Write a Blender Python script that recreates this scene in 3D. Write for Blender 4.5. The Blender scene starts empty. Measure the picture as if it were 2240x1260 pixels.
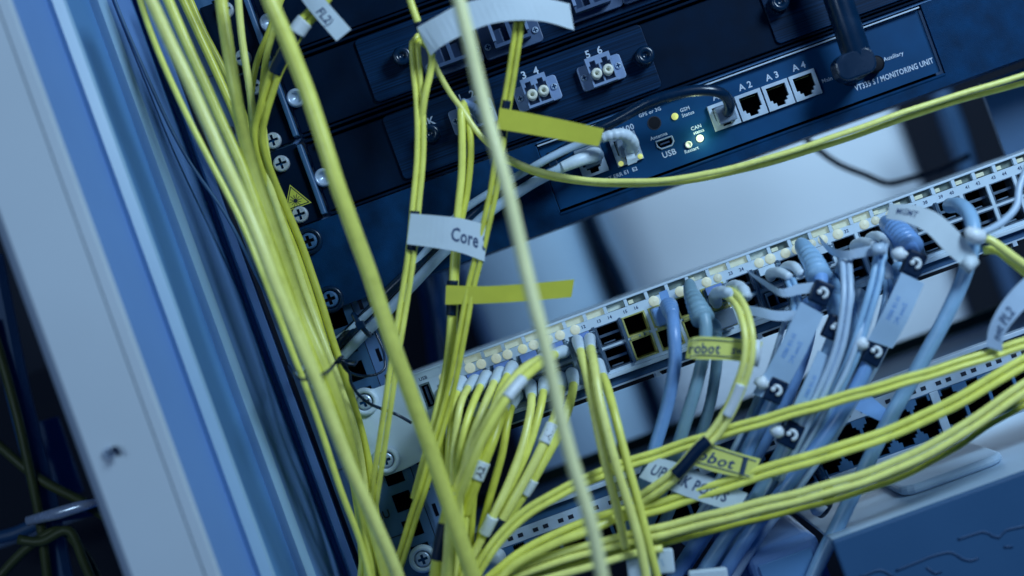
import bpy, bmesh, math, random
from mathutils import Vector, Matrix
random.seed(7)

# ------------------------------------------------------------------ camera, world, lights
K = 0.0009024            # metres per working unit (about 0.9 mm)
D = 1000.0               # camera distance from the rack front, working units
S = 3.7                  # photograph pixels per working unit on the rack front
TH = math.radians(20.0)  # camera roll
CO, SI = math.cos(TH), math.sin(TH)
sc = bpy.context.scene
COL = sc.collection

cd = bpy.data.cameras.new('camera'); cam = bpy.data.objects.new('camera', cd); COL.objects.link(cam)
cam.location = (0, -D*K, 0)
cam.matrix_world = Matrix((( CO, SI, 0, 0), (0, 0, -1, -D*K), (-SI, CO, 0, 0), (0, 0, 0, 1)))
cd.sensor_width = 36.0
cd.lens = 36.0*D/(2240.0/S)
cd.clip_start = 0.02; cd.clip_end = 20
cd.dof.use_dof = True
cd.dof.focus_distance = (D-4)*K
cd.dof.aperture_fstop = 2.1
sc.camera = cam

w = bpy.data.worlds.new('World'); sc.world = w; w.use_nodes = True
bg = w.node_tree.nodes['Background']
bg.inputs[0].default_value = (0.012, 0.11, 0.50, 1); bg.inputs[1].default_value = 0.16

def area(name, loc, target, size, power, color, size_y=None, spread=None):
    l = bpy.data.lights.new(name, 'AREA'); o = bpy.data.objects.new(name, l); COL.objects.link(o)
    l.energy = power; l.color = color; l.size = size*K
    if size_y: l.shape = 'RECTANGLE'; l.size_y = size_y*K
    if spread: l.spread = math.radians(spread)
    o.location = Vector(loc)*K
    d = (Vector(target)-Vector(loc)).normalized()
    o.rotation_euler = d.to_track_quat('-Z', 'Y').to_euler()
    return o
COLD = (0.57, 0.79, 1.0)
area('aisle_ceiling_light', (690, -700, 440), (110, 0, -60), 280, 7.7, COLD)
area('aisle_side_light', (-700, -1300, 350), (-150, 0, -20), 320, 2.7, COLD)
area('rear_panel_fill', (230, 250, 170), (210, 560, -40), 300, 0.30, COLD, 120)  # added lamp inside the rack, brightens the rear panel
area('rear_low_fill', (190, 250, -152), (180, 420, -70), 260, 0.17, COLD, 30)  # added lamp hidden behind the shelf, lifts the gap under the switch
area('server_top_fill', (260, 150, -168), (260, 120, -206), 240, 0.06, COLD, 60)  # added unseen lamp, brightens the server top

sc.view_settings.view_transform = 'Standard'; sc.view_settings.look = 'None'
sc.view_settings.exposure = 0.0; sc.view_settings.gamma = 1.0
sc.view_settings.use_curve_mapping = False
sc.render.engine = 'CYCLES'
sc.cycles.use_denoising = True
sc.cycles.max_bounces = 6
sc.cycles.sample_clamp_indirect = 4.0

# ------------------------------------------------------------------ materials
def mat(name, col, rough=0.5, metal=0.0, var=0.12, scale=60.0, bump=0.0, bscale=900.0, spec=0.5,
        emit=None, estr=0.0, trans=0.0, stretch=None, coat=0.0, spots=None):
    m = bpy.data.materials.new(name); m.use_nodes = True
    nt = m.node_tree; b = nt.nodes['Principled BSDF']
    b.inputs['Roughness'].default_value = rough; b.inputs['Metallic'].default_value = metal
    b.inputs['Specular IOR Level'].default_value = spec
    b.inputs['Transmission Weight'].default_value = trans
    b.inputs['Coat Weight'].default_value = coat
    c4 = (*col, 1)
    tc = nt.nodes.new('ShaderNodeTexCoord')
    mp = nt.nodes.new('ShaderNodeMapping'); nt.links.new(tc.outputs['Object'], mp.inputs[0])
    if stretch: mp.inputs['Scale'].default_value = stretch
    if var > 0:
        n = nt.nodes.new('ShaderNodeTexNoise'); n.inputs['Scale'].default_value = scale
        n.inputs['Detail'].default_value = 5
        nt.links.new(mp.outputs[0], n.inputs['Vector'])
        r = nt.nodes.new('ShaderNodeValToRGB')
        r.color_ramp.elements[0].position = 0.3; r.color_ramp.elements[1].position = 0.72
        r.color_ramp.elements[0].color = (*[x*(1-var) for x in col], 1)
        r.color_ramp.elements[1].color = (*[min(1, x*(1+var)) for x in col], 1)
        nt.links.new(n.outputs['Fac'], r.inputs[0])
        last = r.outputs[0]
        if spots:
            v = nt.nodes.new('ShaderNodeTexNoise'); v.inputs['Scale'].default_value = spots[0]; v.inputs['Detail'].default_value = 2
            nt.links.new(mp.outputs[0], v.inputs['Vector'])
            rr = nt.nodes.new('ShaderNodeValToRGB')
            rr.color_ramp.elements[0].position = spots[1]; rr.color_ramp.elements[1].position = spots[1]+0.08
            nt.links.new(v.outputs['Fac'], rr.inputs[0])
            mx = nt.nodes.new('ShaderNodeMix'); mx.data_type = 'RGBA'
            nt.links.new(rr.outputs[0], mx.inputs['Factor']); nt.links.new(last, mx.inputs['A'])
            mx.inputs['B'].default_value = (*spots[2], 1); last = mx.outputs['Result']
        nt.links.new(last, b.inputs['Base Color'])
        rm = nt.nodes.new('ShaderNodeMapRange'); rm.inputs['To Min'].default_value = max(0, rough-0.09); rm.inputs['To Max'].default_value = min(1, rough+0.09)
        nt.links.new(n.outputs['Fac'], rm.inputs['Value']); nt.links.new(rm.outputs[0], b.inputs['Roughness'])
    else:
        b.inputs['Base Color'].default_value = c4
    if bump > 0:
        n2 = nt.nodes.new('ShaderNodeTexNoise'); n2.inputs['Scale'].default_value = bscale; n2.inputs['Detail'].default_value = 3
        nt.links.new(mp.outputs[0], n2.inputs['Vector'])
        bp = nt.nodes.new('ShaderNodeBump'); bp.inputs['Strength'].default_value = bump; bp.inputs['Distance'].default_value = 0.0004
        nt.links.new(n2.outputs['Fac'], bp.inputs['Height']); nt.links.new(bp.outputs[0], b.inputs['Normal'])
    if emit:
        b.inputs['Emission Color'].default_value = (*emit, 1); b.inputs['Emission Strength'].default_value = estr
    return m

M = {}
M['yel1'] = mat('yellow_jacket', (0.93, 0.93, 0.18), 0.30, var=0.10, scale=140, bump=0.05, bscale=700)
M['yel2'] = mat('yellow_jacket_deep', (0.70, 0.70, 0.09), 0.34, var=0.12, scale=120, bump=0.05, bscale=700)
M['yel3'] = mat('yellow_jacket_pale', (0.98, 0.96, 0.27), 0.28, var=0.08, scale=160, bump=0.05, bscale=700)
M['pale'] = mat('pale_yellow_jacket', (0.97, 0.97, 0.50), 0.24, var=0.05, scale=140)
M['shadec'] = mat('shade_dark_jacket', (0.07, 0.085, 0.02), 0.5, var=0.15, scale=90)  # yellow jacket darkened to olive, the bay's shade is in the colour
M['flagy'] = mat('yellow_label_paper', (0.60, 0.59, 0.05), 0.5, var=0.06, scale=90, bump=0.06, bscale=400)
M['flagy2'] = mat('bright_yellow_label', (0.78, 0.80, 0.20), 0.4, var=0.05, scale=90, bump=0.06, bscale=400)
M['flagw'] = mat('white_label_paper', (0.60, 0.71, 0.78), 0.5, var=0.04, scale=80, bump=0.06, bscale=400)
M['flagg'] = mat('grey_label_plastic', (0.34, 0.50, 0.68), 0.45, var=0.05, scale=80)
M['shrink'] = mat('dark_heat_shrink', (0.001, 0.014, 0.045), 0.45, var=0.15, spec=0.25)
M['black'] = mat('black_paint', (0.0002, 0.008, 0.026), 0.6, var=0.2, scale=70, bump=0.12, bscale=1500, spec=0.07)
M['blacktex'] = mat('black_textured_powder', (0.001, 0.030, 0.092), 0.55, var=0.3, scale=90, bump=0.45, bscale=2400, spec=0.08, spots=(1700, 0.70, (0.02, 0.09, 0.20)))
M['face'] = mat('navy_faceplate', (0.003, 0.052, 0.15), 0.48, var=0.12, scale=60, bump=0.08, bscale=1800, spec=0.12)
M['brush'] = mat('brushed_dark_metal', (0.001, 0.018, 0.056), 0.45, metal=0.0, spec=0.12, var=0.7, scale=420, stretch=(0.02, 1, 3.2), bump=0.1, bscale=300, spots=None)
M['cavity'] = mat('socket_black', (0.0012, 0.003, 0.009), 0.6, var=0, spec=0.2)
M['whitem'] = mat('white_painted_metal', (0.60, 0.74, 0.86), 0.42, var=0.06, scale=30, bump=0.05, bscale=900)
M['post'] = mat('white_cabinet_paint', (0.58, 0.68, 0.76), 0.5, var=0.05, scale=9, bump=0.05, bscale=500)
M['shadeb'] = mat('shade_blue_cabinet_paint', (0.16, 0.31, 0.62), 0.5, var=0.06, scale=9)  # white paint turned blue to carry the shade of side faces
M['strip'] = mat('lit_edge_cabinet_paint', (0.34, 0.54, 0.74), 0.4, var=0.05, scale=9)  # paler tone carries the light caught by the ledges
M['rail'] = mat('blue_grey_rail', (0.045, 0.13, 0.27), 0.45, var=0.12, scale=25, metal=0.0)
M['rail2'] = mat('dark_slit_blue', (0.015, 0.06, 0.15), 0.6, var=0)
M['rear'] = mat('white_rear_panel', (0.70, 0.80, 0.88), 0.6, var=0.05, scale=6)
M['rearb'] = mat('shade_blue_rear_panel', (0.52, 0.74, 0.92), 0.6, var=0.05, scale=6)  # shade of the left rear panel tinted into a bluer white
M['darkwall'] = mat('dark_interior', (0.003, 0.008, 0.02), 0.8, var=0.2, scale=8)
M['fold'] = mat('mid_shade_cabinet_paint', (0.11, 0.27, 0.52), 0.5, var=0.06, scale=9)  # deeper blue tone carries the shade of inner faces
M['navy'] = mat('navy_shelf_paint', (0.025, 0.09, 0.20), 0.5, var=0.15, scale=10)
M['olive'] = mat('olive_shelf_edge', (0.03, 0.065, 0.045), 0.6, var=0.2, scale=20)
M['boot'] = mat('white_boot_plastic', (0.66, 0.78, 0.88), 0.4, var=0.05, scale=200)
M['clip'] = mat('white_clip_plastic', (0.74, 0.82, 0.88), 0.35, var=0.04, scale=100)
M['grey'] = mat('blue_grey_jacket', (0.30, 0.52, 0.76), 0.36, var=0.08, scale=120, bump=0.04, bscale=600)
M['lav'] = mat('lavender_jacket', (0.19, 0.37, 0.70), 0.33, var=0.08, scale=120, bump=0.04, bscale=600)
M['sage'] = mat('sage_grey_jacket', (0.23, 0.39, 0.50), 0.4, var=0.08, scale=120, bump=0.04, bscale=600)
M['wire'] = mat('white_jacket', (0.46, 0.61, 0.78), 0.32, var=0.06, scale=120)
M['bcable'] = mat('black_jacket', (0.002, 0.018, 0.050), 0.26, var=0.15, scale=120, spec=0.5)
M['chrome'] = mat('zinc_screw', (0.66, 0.74, 0.82), 0.25, metal=0.45, var=0.12, scale=400)
M['nut'] = mat('steel_nut', (0.46, 0.58, 0.74), 0.32, metal=0.3, var=0.1, scale=200)
M['port'] = mat('port_shell', (0.46, 0.57, 0.70), 0.4, var=0.08, scale=200)
M['gold'] = mat('gilt_cage', (0.66, 0.64, 0.22), 0.30, metal=0.35, var=0.25, scale=300)
M['steel'] = mat('steel_cage', (0.28, 0.38, 0.48), 0.3, metal=0.8, var=0.2, scale=300)
M['tab'] = mat('violet_latch_tab', (0.17, 0.28, 0.60), 0.45, var=0.1, scale=200, bump=0.15, bscale=2200)
M['sfp'] = mat('transceiver_shell', (0.10, 0.17, 0.26), 0.35, metal=0.5, var=0.15, scale=250)
M['adapter'] = mat('grey_adapter', (0.22, 0.32, 0.52), 0.42, var=0.08, scale=200)
M['adapterd'] = mat('dark_adapter', (0.055, 0.10, 0.20), 0.42, var=0.1, scale=200)
M['cream'] = mat('cream_ferrule', (0.78, 0.80, 0.70), 0.4, var=0.03, scale=200)
M['slot'] = mat('cream_glow_slot', (0.52, 0.55, 0.44), 0.35, var=0.12, scale=260, stretch=(0.4, 1, 1), emit=(0.32, 0.38, 0.29), estr=0.45)  # emission put in for light reflected off the slot backs
M['slotd'] = mat('olive_slot_back', (0.16, 0.20, 0.18), 0.35, var=0.4, scale=260, stretch=(0.4, 1, 1))
M['ink'] = mat('dark_ink', (0.035, 0.075, 0.17), 0.6, var=0)
M['inkb'] = mat('black_ink', (0.006, 0.012, 0.03), 0.6, var=0)
M['print'] = mat('white_print', (0.50, 0.60, 0.74), 0.5, var=0)
M['led'] = mat('lit_led', (0.45, 0.46, 0.38), 0.4, var=0, emit=(0.30, 0.36, 0.29), estr=0.85)
M['ledg'] = mat('lit_green_led', (0.5, 0.5, 0.1), 0.4, var=0, emit=(0.40, 0.46, 0.16), estr=1.1)
M['ledw'] = mat('bright_status_led', (0.8, 0.85, 0.6), 0.4, var=0, emit=(0.42, 0.54, 0.40), estr=1.3)
M['sign'] = mat('yellow_warning_sticker', (0.62, 0.64, 0.08), 0.5, var=0.05, scale=200)
M['clear'] = mat('clear_plug', (0.42, 0.55, 0.72), 0.15, var=0.05, scale=200, trans=0.55, coat=0.4)
M['chassis'] = mat('blue_server_front', (0.026, 0.095, 0.215), 0.5, var=0.08, scale=12, bump=0.1, bscale=500)
M['chtop'] = mat('pale_server_top', (0.40, 0.54, 0.68), 0.5, var=0.05, scale=9)

# ------------------------------------------------------------------ helpers
def uv(px, py):
    dx, dy = px-1120.0, 630.0-py
    return (dx*CO+dy*SI)/S, (-dx*SI+dy*CO)/S
def P(px, py, y):
    u, v = uv(px, py); f = (D+y)/D
    return Vector((u*f, y, v*f))
ORG = {}
def thing(name, label, cat, org=(0, 0, 0), group=None):
    o = bpy.data.objects.new(name, None); COL.objects.link(o)
    o.empty_display_size = 0.01
    o.location = Vector(org)*K; ORG[o.name] = Vector(org)
    o['label'] = label; o['category'] = cat
    if group: o['group'] = group
    return o
def root_of(o):
    while o.parent: o = o.parent
    return o
def tomesh(name, verts, faces, m, org=Vector((0, 0, 0)), smooth=False):
    me = bpy.data.meshes.new(name)
    me.from_pydata([((v[0]-org[0])*K, (v[1]-org[1])*K, (v[2]-org[2])*K) for v in verts], [], faces)
    me.materials.append(m)
    if smooth: me.polygons.foreach_set('use_smooth', [True]*len(me.polygons))
    me.update()
    return me
def part(parent, name, vf, m, smooth=False, bevel=0, label=None, seg=2):
    r = root_of(parent); org = ORG[r.name]
    me = tomesh(name, vf[0], vf[1], m, org, smooth)
    o = bpy.data.objects.new(name, me); COL.objects.link(o); o.parent = parent
    if bevel:
        b = o.modifiers.new('bevel', 'BEVEL'); b.width = bevel*K; b.segments = seg; b.limit_method = 'ANGLE'
        b.angle_limit = math.radians(40)
    if label: o['label'] = label
    return o
def place(parent, name, me, at):
    r = root_of(parent); org = ORG[r.name]
    pl = getattr(parent, 'location', Vector((0, 0, 0)))
    o = bpy.data.objects.new(name, me); COL.objects.link(o); o.parent = parent
    off = Vector((0, 0, 0)) if parent is r else Vector(parent.location)
    o.location = (Vector(at)-org)*K - off
    return o
def sub(parent, name, me):      # sub-part that shares its parent's local frame
    o = bpy.data.objects.new(name, me); COL.objects.link(o); o.parent = parent
    return o
def join(*vfs):
    V, F = [], []
    for v, f in vfs:
        n = len(V); V += list(v); F += [tuple(i+n for i in q) for q in f]
    return V, F
def box(u0, u1, y0, y1, v0, v1):
    V = [(u0, y0, v0), (u1, y0, v0), (u1, y1, v0), (u0, y1, v0), (u0, y0, v1), (u1, y0, v1), (u1, y1, v1), (u0, y1, v1)]
    return V, [(0, 3, 2, 1), (4, 5, 6, 7), (0, 1, 5, 4), (1, 2, 6, 5), (2, 3, 7, 6), (3, 0, 4, 7)]
def cup(u0, u1, y0, y1, v0, v1):   # open-front socket cavity
    V, F = box(u0, u1, y0, y1, v0, v1)
    return V, [tuple(reversed(f)) for f in (F[0], F[1], F[3], F[4], F[5])]
def grid(us, vs, solid, y0, y1):
    us = sorted(set(round(x, 3) for x in us)); vs = sorted(set(round(x, 3) for x in vs))
    nu, nv = len(us)-1, len(vs)-1
    on = [[solid((us[i]+us[i+1])/2, (vs[j]+vs[j+1])/2) for j in range(nv)] for i in range(nu)]
    V, F, idx = [], [], {}
    def vx(i, j, k):
        key = (i, j, k)
        if key not in idx:
            idx[key] = len(V); V.append((us[i], y1 if k else y0, vs[j]))
        return idx[key]
    for i in range(nu):
        for j in range(nv):
            if not on[i][j]: continue
            F.append((vx(i, j, 0), vx(i+1, j, 0), vx(i+1, j+1, 0), vx(i, j+1, 0)))
            F.append((vx(i, j, 1), vx(i, j+1, 1), vx(i+1, j+1, 1), vx(i+1, j, 1)))
            if i == 0 or not on[i-1][j]: F.append((vx(i, j, 0), vx(i, j+1, 0), vx(i, j+1, 1), vx(i, j, 1)))
            if i == nu-1 or not on[i+1][j]: F.append((vx(i+1, j, 0), vx(i+1, j, 1), vx(i+1, j+1, 1), vx(i+1, j+1, 0)))
            if j == 0 or not on[i][j-1]: F.append((vx(i, j, 0), vx(i, j, 1), vx(i+1, j, 1), vx(i+1, j, 0)))
            if j == nv-1 or not on[i][j+1]: F.append((vx(i, j+1, 0), vx(i+1, j+1, 0), vx(i+1, j+1, 1), vx(i, j+1, 1)))
    return V, F
def plate(u0, u1, v0, v1, y0, y1, holes):
    us = [u0, u1]; vs = [v0, v1]
    for h in holes: us += [h[0], h[1]]; vs += [h[2], h[3]]
    us = [x for x in us if u0 <= x <= u1]; vs = [x for x in vs if v0 <= x <= v1]
    return grid(us, vs, lambda a, b: not any(h[0] < a < h[1] and h[2] < b < h[3] for h in holes), y0, y1)
def prism(outline, y0, y1):
    n = len(outline)
    V = [(p[0], y0, p[1]) for p in outline]+[(p[0], y1, p[1]) for p in outline]
    F = [tuple(range(n)), tuple(range(2*n-1, n-1, -1))]+[(i, i+n, (i+1) % n+n, (i+1) % n) for i in range(n)]
    return V, F
def rrect(u0, u1, v0, v1, r, k=4):
    out = []
    for cx, cz, a0 in ((u1-r, v1-r, 0), (u0+r, v1-r, 90), (u0+r, v0+r, 180), (u1-r, v0+r, 270)):
        for i in range(k+1):
            a = math.radians(a0+90*i/k); out.append((cx+r*math.cos(a), cz+r*math.sin(a)))
    return out
def lathe(prof, n=24, cu=0, cv=0):       # profile of (radius, y), axis along y
    V, F = [], []
    for r, y in prof:
        for i in range(n):
            a = 2*math.pi*i/n; V.append((cu+r*math.cos(a), y, cv+r*math.sin(a)))
    for j in range(len(prof)-1):
        for i in range(n):
            a, b = j*n+i, j*n+(i+1) % n
            F.append((a, b, b+n, a+n))
    F.append(tuple(range(n)) if prof[0][0] > 0 else tuple(range(n)))
    F.append(tuple(range(len(prof)*n-1, (len(prof)-1)*n-1, -1)))
    return V, F
def extr(pts, thick, v0, v1):            # extruded sheet along v following (u, y) points
    V, F = [], []
    n = len(pts)
    nor = []
    for i in range(n):
        a = Vector(pts[max(0, i-1)]); b = Vector(pts[min(n-1, i+1)])
        t = (b-a).normalized(); nor.append(Vector((-t.y, t.x)))
    for vv in (v0, v1):
        for p in pts: V.append((p[0], p[1], vv))
        for p, q in zip(pts, nor): V.append((p[0]+q.x*thick, p[1]+q.y*thick, vv))
    for i in range(n-1):
        a, b, c, d = i, i+1, 2*n+i+1, 2*n+i
        F.append((a, b, c, d)); F.append((a+n, d+n, c+n, b+n))
        F.append((d, c, c+n, d+n)); F.append((a, a+n, b+n, b))
    F.append((0, 2*n, 3*n, n)); F.append((n-1, 2*n-1, 4*n-1, 3*n-1))
    return V, F
def catmull(pts, step):
    pts = [tuple(map(float, p)) for p in pts]
    out = []
    ext = [tuple(2*a-b for a, b in zip(pts[0], pts[1]))]+pts+[tuple(2*a-b for a, b in zip(pts[-1], pts[-2]))]
    for i in range(1, len(ext)-2):
        p0, p1, p2, p3 = ext[i-1:i+3]
        L = math.hypot(p2[0]-p1[0], p2[1]-p1[1])+abs(p2[2]-p1[2])
        n = max(1, int(L/step))
        for k in range(n):
            t = k/n; t2, t3 = t*t, t*t*t
            out.append(tuple(0.5*((2*b)+(-a+c)*t+(2*a-5*b+4*c-d)*t2+(-a+3*b-3*c+d)*t3) for a, b, c, d in zip(p0, p1, p2, p3)))
    out.append(pts[-1])
    return out
def tube(path, rad, n=10, cap=True):     # path: list of Vectors, rad: number or list
    V, F = [], []
    m = len(path)
    rs = rad if isinstance(rad, (list, tuple)) else [rad]*m
    t0 = (path[1]-path[0]).normalized()
    nrm = t0.cross(Vector((0.31, 1, 0.17))).normalized()
    for i in range(m):
        t = (path[min(m-1, i+1)]-path[max(0, i-1)]).normalized()
        nrm = (nrm-t*nrm.dot(t)).normalized(); bn = t.cross(nrm)
        for k in range(n):
            a = 2*math.pi*k/n
            V.append(tuple(path[i]+(nrm*math.cos(a)+bn*math.sin(a))*rs[i]))
    for i in range(m-1):
        for k in range(n):
            a, b = i*n+k, i*n+(k+1) % n
            F.append((a, b, b+n, a+n))
    if cap:
        F.append(tuple(range(n-1, -1, -1))); F.append(tuple(range((m-1)*n, m*n)))
    return V, F
TXT = {}
def text_vf(s, bold=False):
    key = (s, bold)
    if key not in TXT:
        c = bpy.data.curves.new('t', 'FONT'); c.body = s; c.size = 1; c.resolution_u = 2
        c.offset = 0.022 if bold else 0.0
        c.space_character = 1.05
        o = bpy.data.objects.new('t', c); COL.objects.link(o)
        dg = bpy.context.evaluated_depsgraph_get(); dg.update()
        me = bpy.data.meshes.new_from_object(o.evaluated_get(dg))
        V = [(v.co.x, v.co.y) for v in me.vertices]; F = [tuple(p.vertices) for p in me.polygons]
        bpy.data.objects.remove(o); bpy.data.curves.remove(c); bpy.data.meshes.remove(me)
        x0 = min(v[0] for v in V); x1 = max(v[0] for v in V)
        TXT[key] = ([(a-x0, b) for a, b in V], F, x1-x0)
    return TXT[key]
def lettering(parent, s, u, v, y, h, m, align='c', bold=True, width=None):
    V, F, W = text_vf(s, bold)
    k = h/0.70; kx = (width/W) if width else k
    off = {'c': -W*kx/2, 'l': 0, 'r': -W*kx}[align]
    return part(parent, 'lettering', ([(u+off+a*kx, y, v-h/2+b*k) for a, b in V], F), m)

# screw meshes (centred at origin, facing -y)
def screw_vf(r, h, cross=0.62, arm=0.17, depth=0.5):
    n = 20
    bm = bmesh.new()
    prof = [(r, 0), (r, -h*0.55), (r*0.93, -h*0.85), (r*0.80, -h)]
    rings = []
    for rr, y in prof:
        rings.append([bm.verts.new((rr*math.cos(2*math.pi*i/n), y, rr*math.sin(2*math.pi*i/n))) for i in range(n)])
    for a, b in zip(rings, rings[1:]):
        for i in range(n): bm.faces.new((a[i], a[(i+1) % n], b[(i+1) % n], b[i]))
    c, w_ = r*cross, r*arm
    cr = [(w_, c), (-w_, c), (-w_, w_), (-c, w_), (-c, -w_), (-w_, -w_), (-w_, -c), (w_, -c), (w_, -w_), (c, -w_), (c, w_), (w_, w_)]
    top = [bm.verts.new((x, -h, z)) for x, z in cr]
    bot = [bm.verts.new((x*0.8, -h+depth*h, z*0.8)) for x, z in cr]
    es = []
    for i in range(12):
        es.append(bm.edges.new((top[i], top[(i+1) % 12])))
        bm.faces.new((top[i], top[(i+1) % 12], bot[(i+1) % 12], bot[i]))
    bm.faces.new(bot)
    ncross = len(bm.faces)
    es = [e for e in bm.edges if (len(e.link_faces) == 1 and all(abs(v.co.y+h) < 1e-6 for v in e.verts))]
    bmesh.ops.triangle_fill(bm, use_beauty=True, edges=es)
    bmesh.ops.recalc_face_normals(bm, faces=bm.faces)
    V = [tuple(v.co) for v in bm.verts]; bm.verts.index_update()
    F = [tuple(v.index for v in f.verts) for f in bm.faces]
    bm.free(); return V, F, set(range(ncross-13, ncross))
ME = {}
def screw_me(name, vf, m, dark):
    me = tomesh(name, vf[0], vf[1], m); me.materials.append(dark)
    for i in vf[2]: me.polygons[i].material_index = 1  # recess faces darkened to paint shade into the cross
    return me
ME['screw'] = screw_me('screw', screw_vf(5.0, 3.6, 0.66, 0.15), M['chrome'], M['face'])
ME['screw_black'] = screw_me('screw_black', screw_vf(5.0, 3.2, 0.66, 0.2), M['rail'], M['cavity'])
ME['screw_small'] = screw_me('screw_small', screw_vf(2.0, 1.0, 0.7, 0.2), M['nut'], M['face'])
ME['screw_mid'] = screw_me('screw_mid', screw_vf(4.6, 2.2, 0.64, 0.18), M['nut'], M['face'])
ME['cup_black'] = tomesh('cup_black', *lathe([(8.2, 0), (8.0, -1.4), (7.0, -2.4), (5.6, -2.2), (5.3, -0.6)], 28), M['bcable'], smooth=True)
ME['cup_white'] = tomesh('cup_white', *lathe([(8.4, 0), (8.3, -2.0), (7.2, -3.4), (5.4, -3.2), (4.9, -1.0)], 28), M['whitem'], smooth=True)
ME['ring_nut'] = tomesh('ring_nut', *lathe([(5.6, 0), (5.5, -2.6), (4.7, -3.4), (3.6, -3.2), (3.2, -1.2), (0.3, -1.0)], 24), M['nut'], smooth=True)
ME['thumb'] = tomesh('thumb', *lathe([(6.0, 0), (6.0, -2), (4.6, -2.6), (4.6, -4), (5.6, -4.6), (5.6, -10), (4.6, -11), (2.2, -11), (2.0, -9.5), (0.3, -9.5)], 24), M['bcable'], smooth=True)

# ------------------------------------------------------------------ the setting behind the rack
def struct(name, vf, m):
    me = tomesh(name, vf[0], vf[1], m); o = bpy.data.objects.new(name, me); COL.objects.link(o)
    o['kind'] = 'structure'; return o
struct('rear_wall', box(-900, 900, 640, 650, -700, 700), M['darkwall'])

def q(u, y): return (u*(D+y)/D, y)      # plan position that is seen at u from the camera
t = thing('rear_cabinet', 'bright white flat panel deep behind the gap under the monitoring unit', 'panel', (150, 400, -300))
part(t, 'sheet', extr([q(57, 520), q(62, 450), q(72, 408), q(92, 396), q(170, 394), q(240, 396), q(247, 408), q(249, 440)], 6, -190, 130), M['rear'], smooth=True)
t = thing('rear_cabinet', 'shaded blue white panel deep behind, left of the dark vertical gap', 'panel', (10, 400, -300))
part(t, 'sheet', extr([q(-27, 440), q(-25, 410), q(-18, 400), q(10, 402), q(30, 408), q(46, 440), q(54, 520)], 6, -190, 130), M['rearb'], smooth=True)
t = thing('rear_bar', 'dark blue vertical bar far behind at the right edge', 'bar', (300, 420, -300))
part(t, 'bar', box(388, 402, 420, 432, -180, 140), M['rail2'], bevel=3)
t = thing('rear_shelf', 'dark olive edged shelf blurred behind the patch panel', 'shelf', (100, 140, -150))
part(t, 'edge', box(-90, 380, 150, 153, -132.5, -124.5), M['olive'])
part(t, 'deck', box(-90, 380, 60, 149, -137, -133), M['navy'])
part(t, 'lip', box(-90, 380, 150.5, 156, -160, -133), M['navy'])

# ------------------------------------------------------------------ cabinet post on the left
t = thing('cabinet_post', 'wide white cabinet post with stepped folds tinted blue for shade at far left', 'cabinet post', (-200, -60, -330))
V0, V1 = -330, 300
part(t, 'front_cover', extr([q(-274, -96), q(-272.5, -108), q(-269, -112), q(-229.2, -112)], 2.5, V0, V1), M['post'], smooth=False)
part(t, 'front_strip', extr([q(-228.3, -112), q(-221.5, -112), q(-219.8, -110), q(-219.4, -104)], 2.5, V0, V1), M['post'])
part(t, 'seam_backing', box(-210, -196, -109, -107, V0, V1), M['shadeb'])
part(t, 'side_fold', extr([q(-219.2, -104), q(-200.5, -64)], 2.0, V0, V1), M['shadeb'])
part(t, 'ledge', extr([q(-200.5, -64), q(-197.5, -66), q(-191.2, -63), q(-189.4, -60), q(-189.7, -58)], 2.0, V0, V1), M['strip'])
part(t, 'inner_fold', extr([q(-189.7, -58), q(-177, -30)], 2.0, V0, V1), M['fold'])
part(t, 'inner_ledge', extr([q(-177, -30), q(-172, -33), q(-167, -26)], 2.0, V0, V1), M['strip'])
part(t, 'duct_wall', extr([q(-167, -26), q(-154, 4)], 2.0, V0, V1), M['shadeb'])
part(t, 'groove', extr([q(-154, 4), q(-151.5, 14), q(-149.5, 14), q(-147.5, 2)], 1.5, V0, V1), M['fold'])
part(t, 'rail_lip', extr([q(-147, 2), q(-143, 1), q(-142, 16)], 1.5, V0, V1), M['shadeb'])
pu, pv = uv(240, 990)
s_ = place(t, 'screw', ME['screw_small'], (pu*0.888, -112.3, pv*0.888)); s_.scale = (1.5, 1.6, 1.5)
part(t, 'hook', tube([Vector((pu*0.888+2, -112, pv*0.888+1)), Vector((pu*0.888+4.5, -116, pv*0.888+1)), Vector((pu*0.888+5.5, -117, pv*0.888-3))], 1.5, 8), M['shrink'], smooth=True)

# ------------------------------------------------------------------ rack rail with square holes
t = thing('rack_rail', 'blue grey mounting rail with square holes and U numbers beside the bundle', 'rack rail', (-110, 4, -330))
holes = []
U1 = 49.26
for k in range(-7, 7):
    b0 = -121.5+k*U1+U1
    for c in (8.0, 24.6, 41.2): holes.append((-109.5, -98.5, b0+c-5.5, b0+c+5.5))
part(t, 'rail_face', plate(-140, -93.5, -330, 300, 3.2, 5.2, holes), M['rail'])
part(t, 'rail_return', box(-140, -138, 5.3, 60, -330, 300), M['fold'])
holes2 = [(-89.5, -87, -330+k*16.4+4, -330+k*16.4+12) for k in range(38)]
part(t, 'slotted_flange', plate(-93.4, -84, -330, 300, 9, 10.5, holes2), M['shadeb'])
part(t, 'flange_side', box(-84, -82.5, 9, 40, -330, 300), M['rail'])
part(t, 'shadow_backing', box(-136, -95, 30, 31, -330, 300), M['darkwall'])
for n_, vv in ((27, -150), (28, -100), (29, -51.5), (30, -2), (31, 47), (32, 96), (33, 145), (34, 194)):
    lettering(t, '%dU' % n_, -119.5, vv-0.5, 3.0, 4.6, M['inkb'])
    part(t, 'mark', box(-137, -108, 2.95, 3.15, vv-15.2, vv-14.6), M['inkb'])
t = thing('rack_rail', 'dark right hand rail half hidden behind the switch at right', 'rack rail', (420, 60, -330))
part(t, 'rail_face', box(318, 360, 55, 60, -330, 20), M['navy'])

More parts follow.
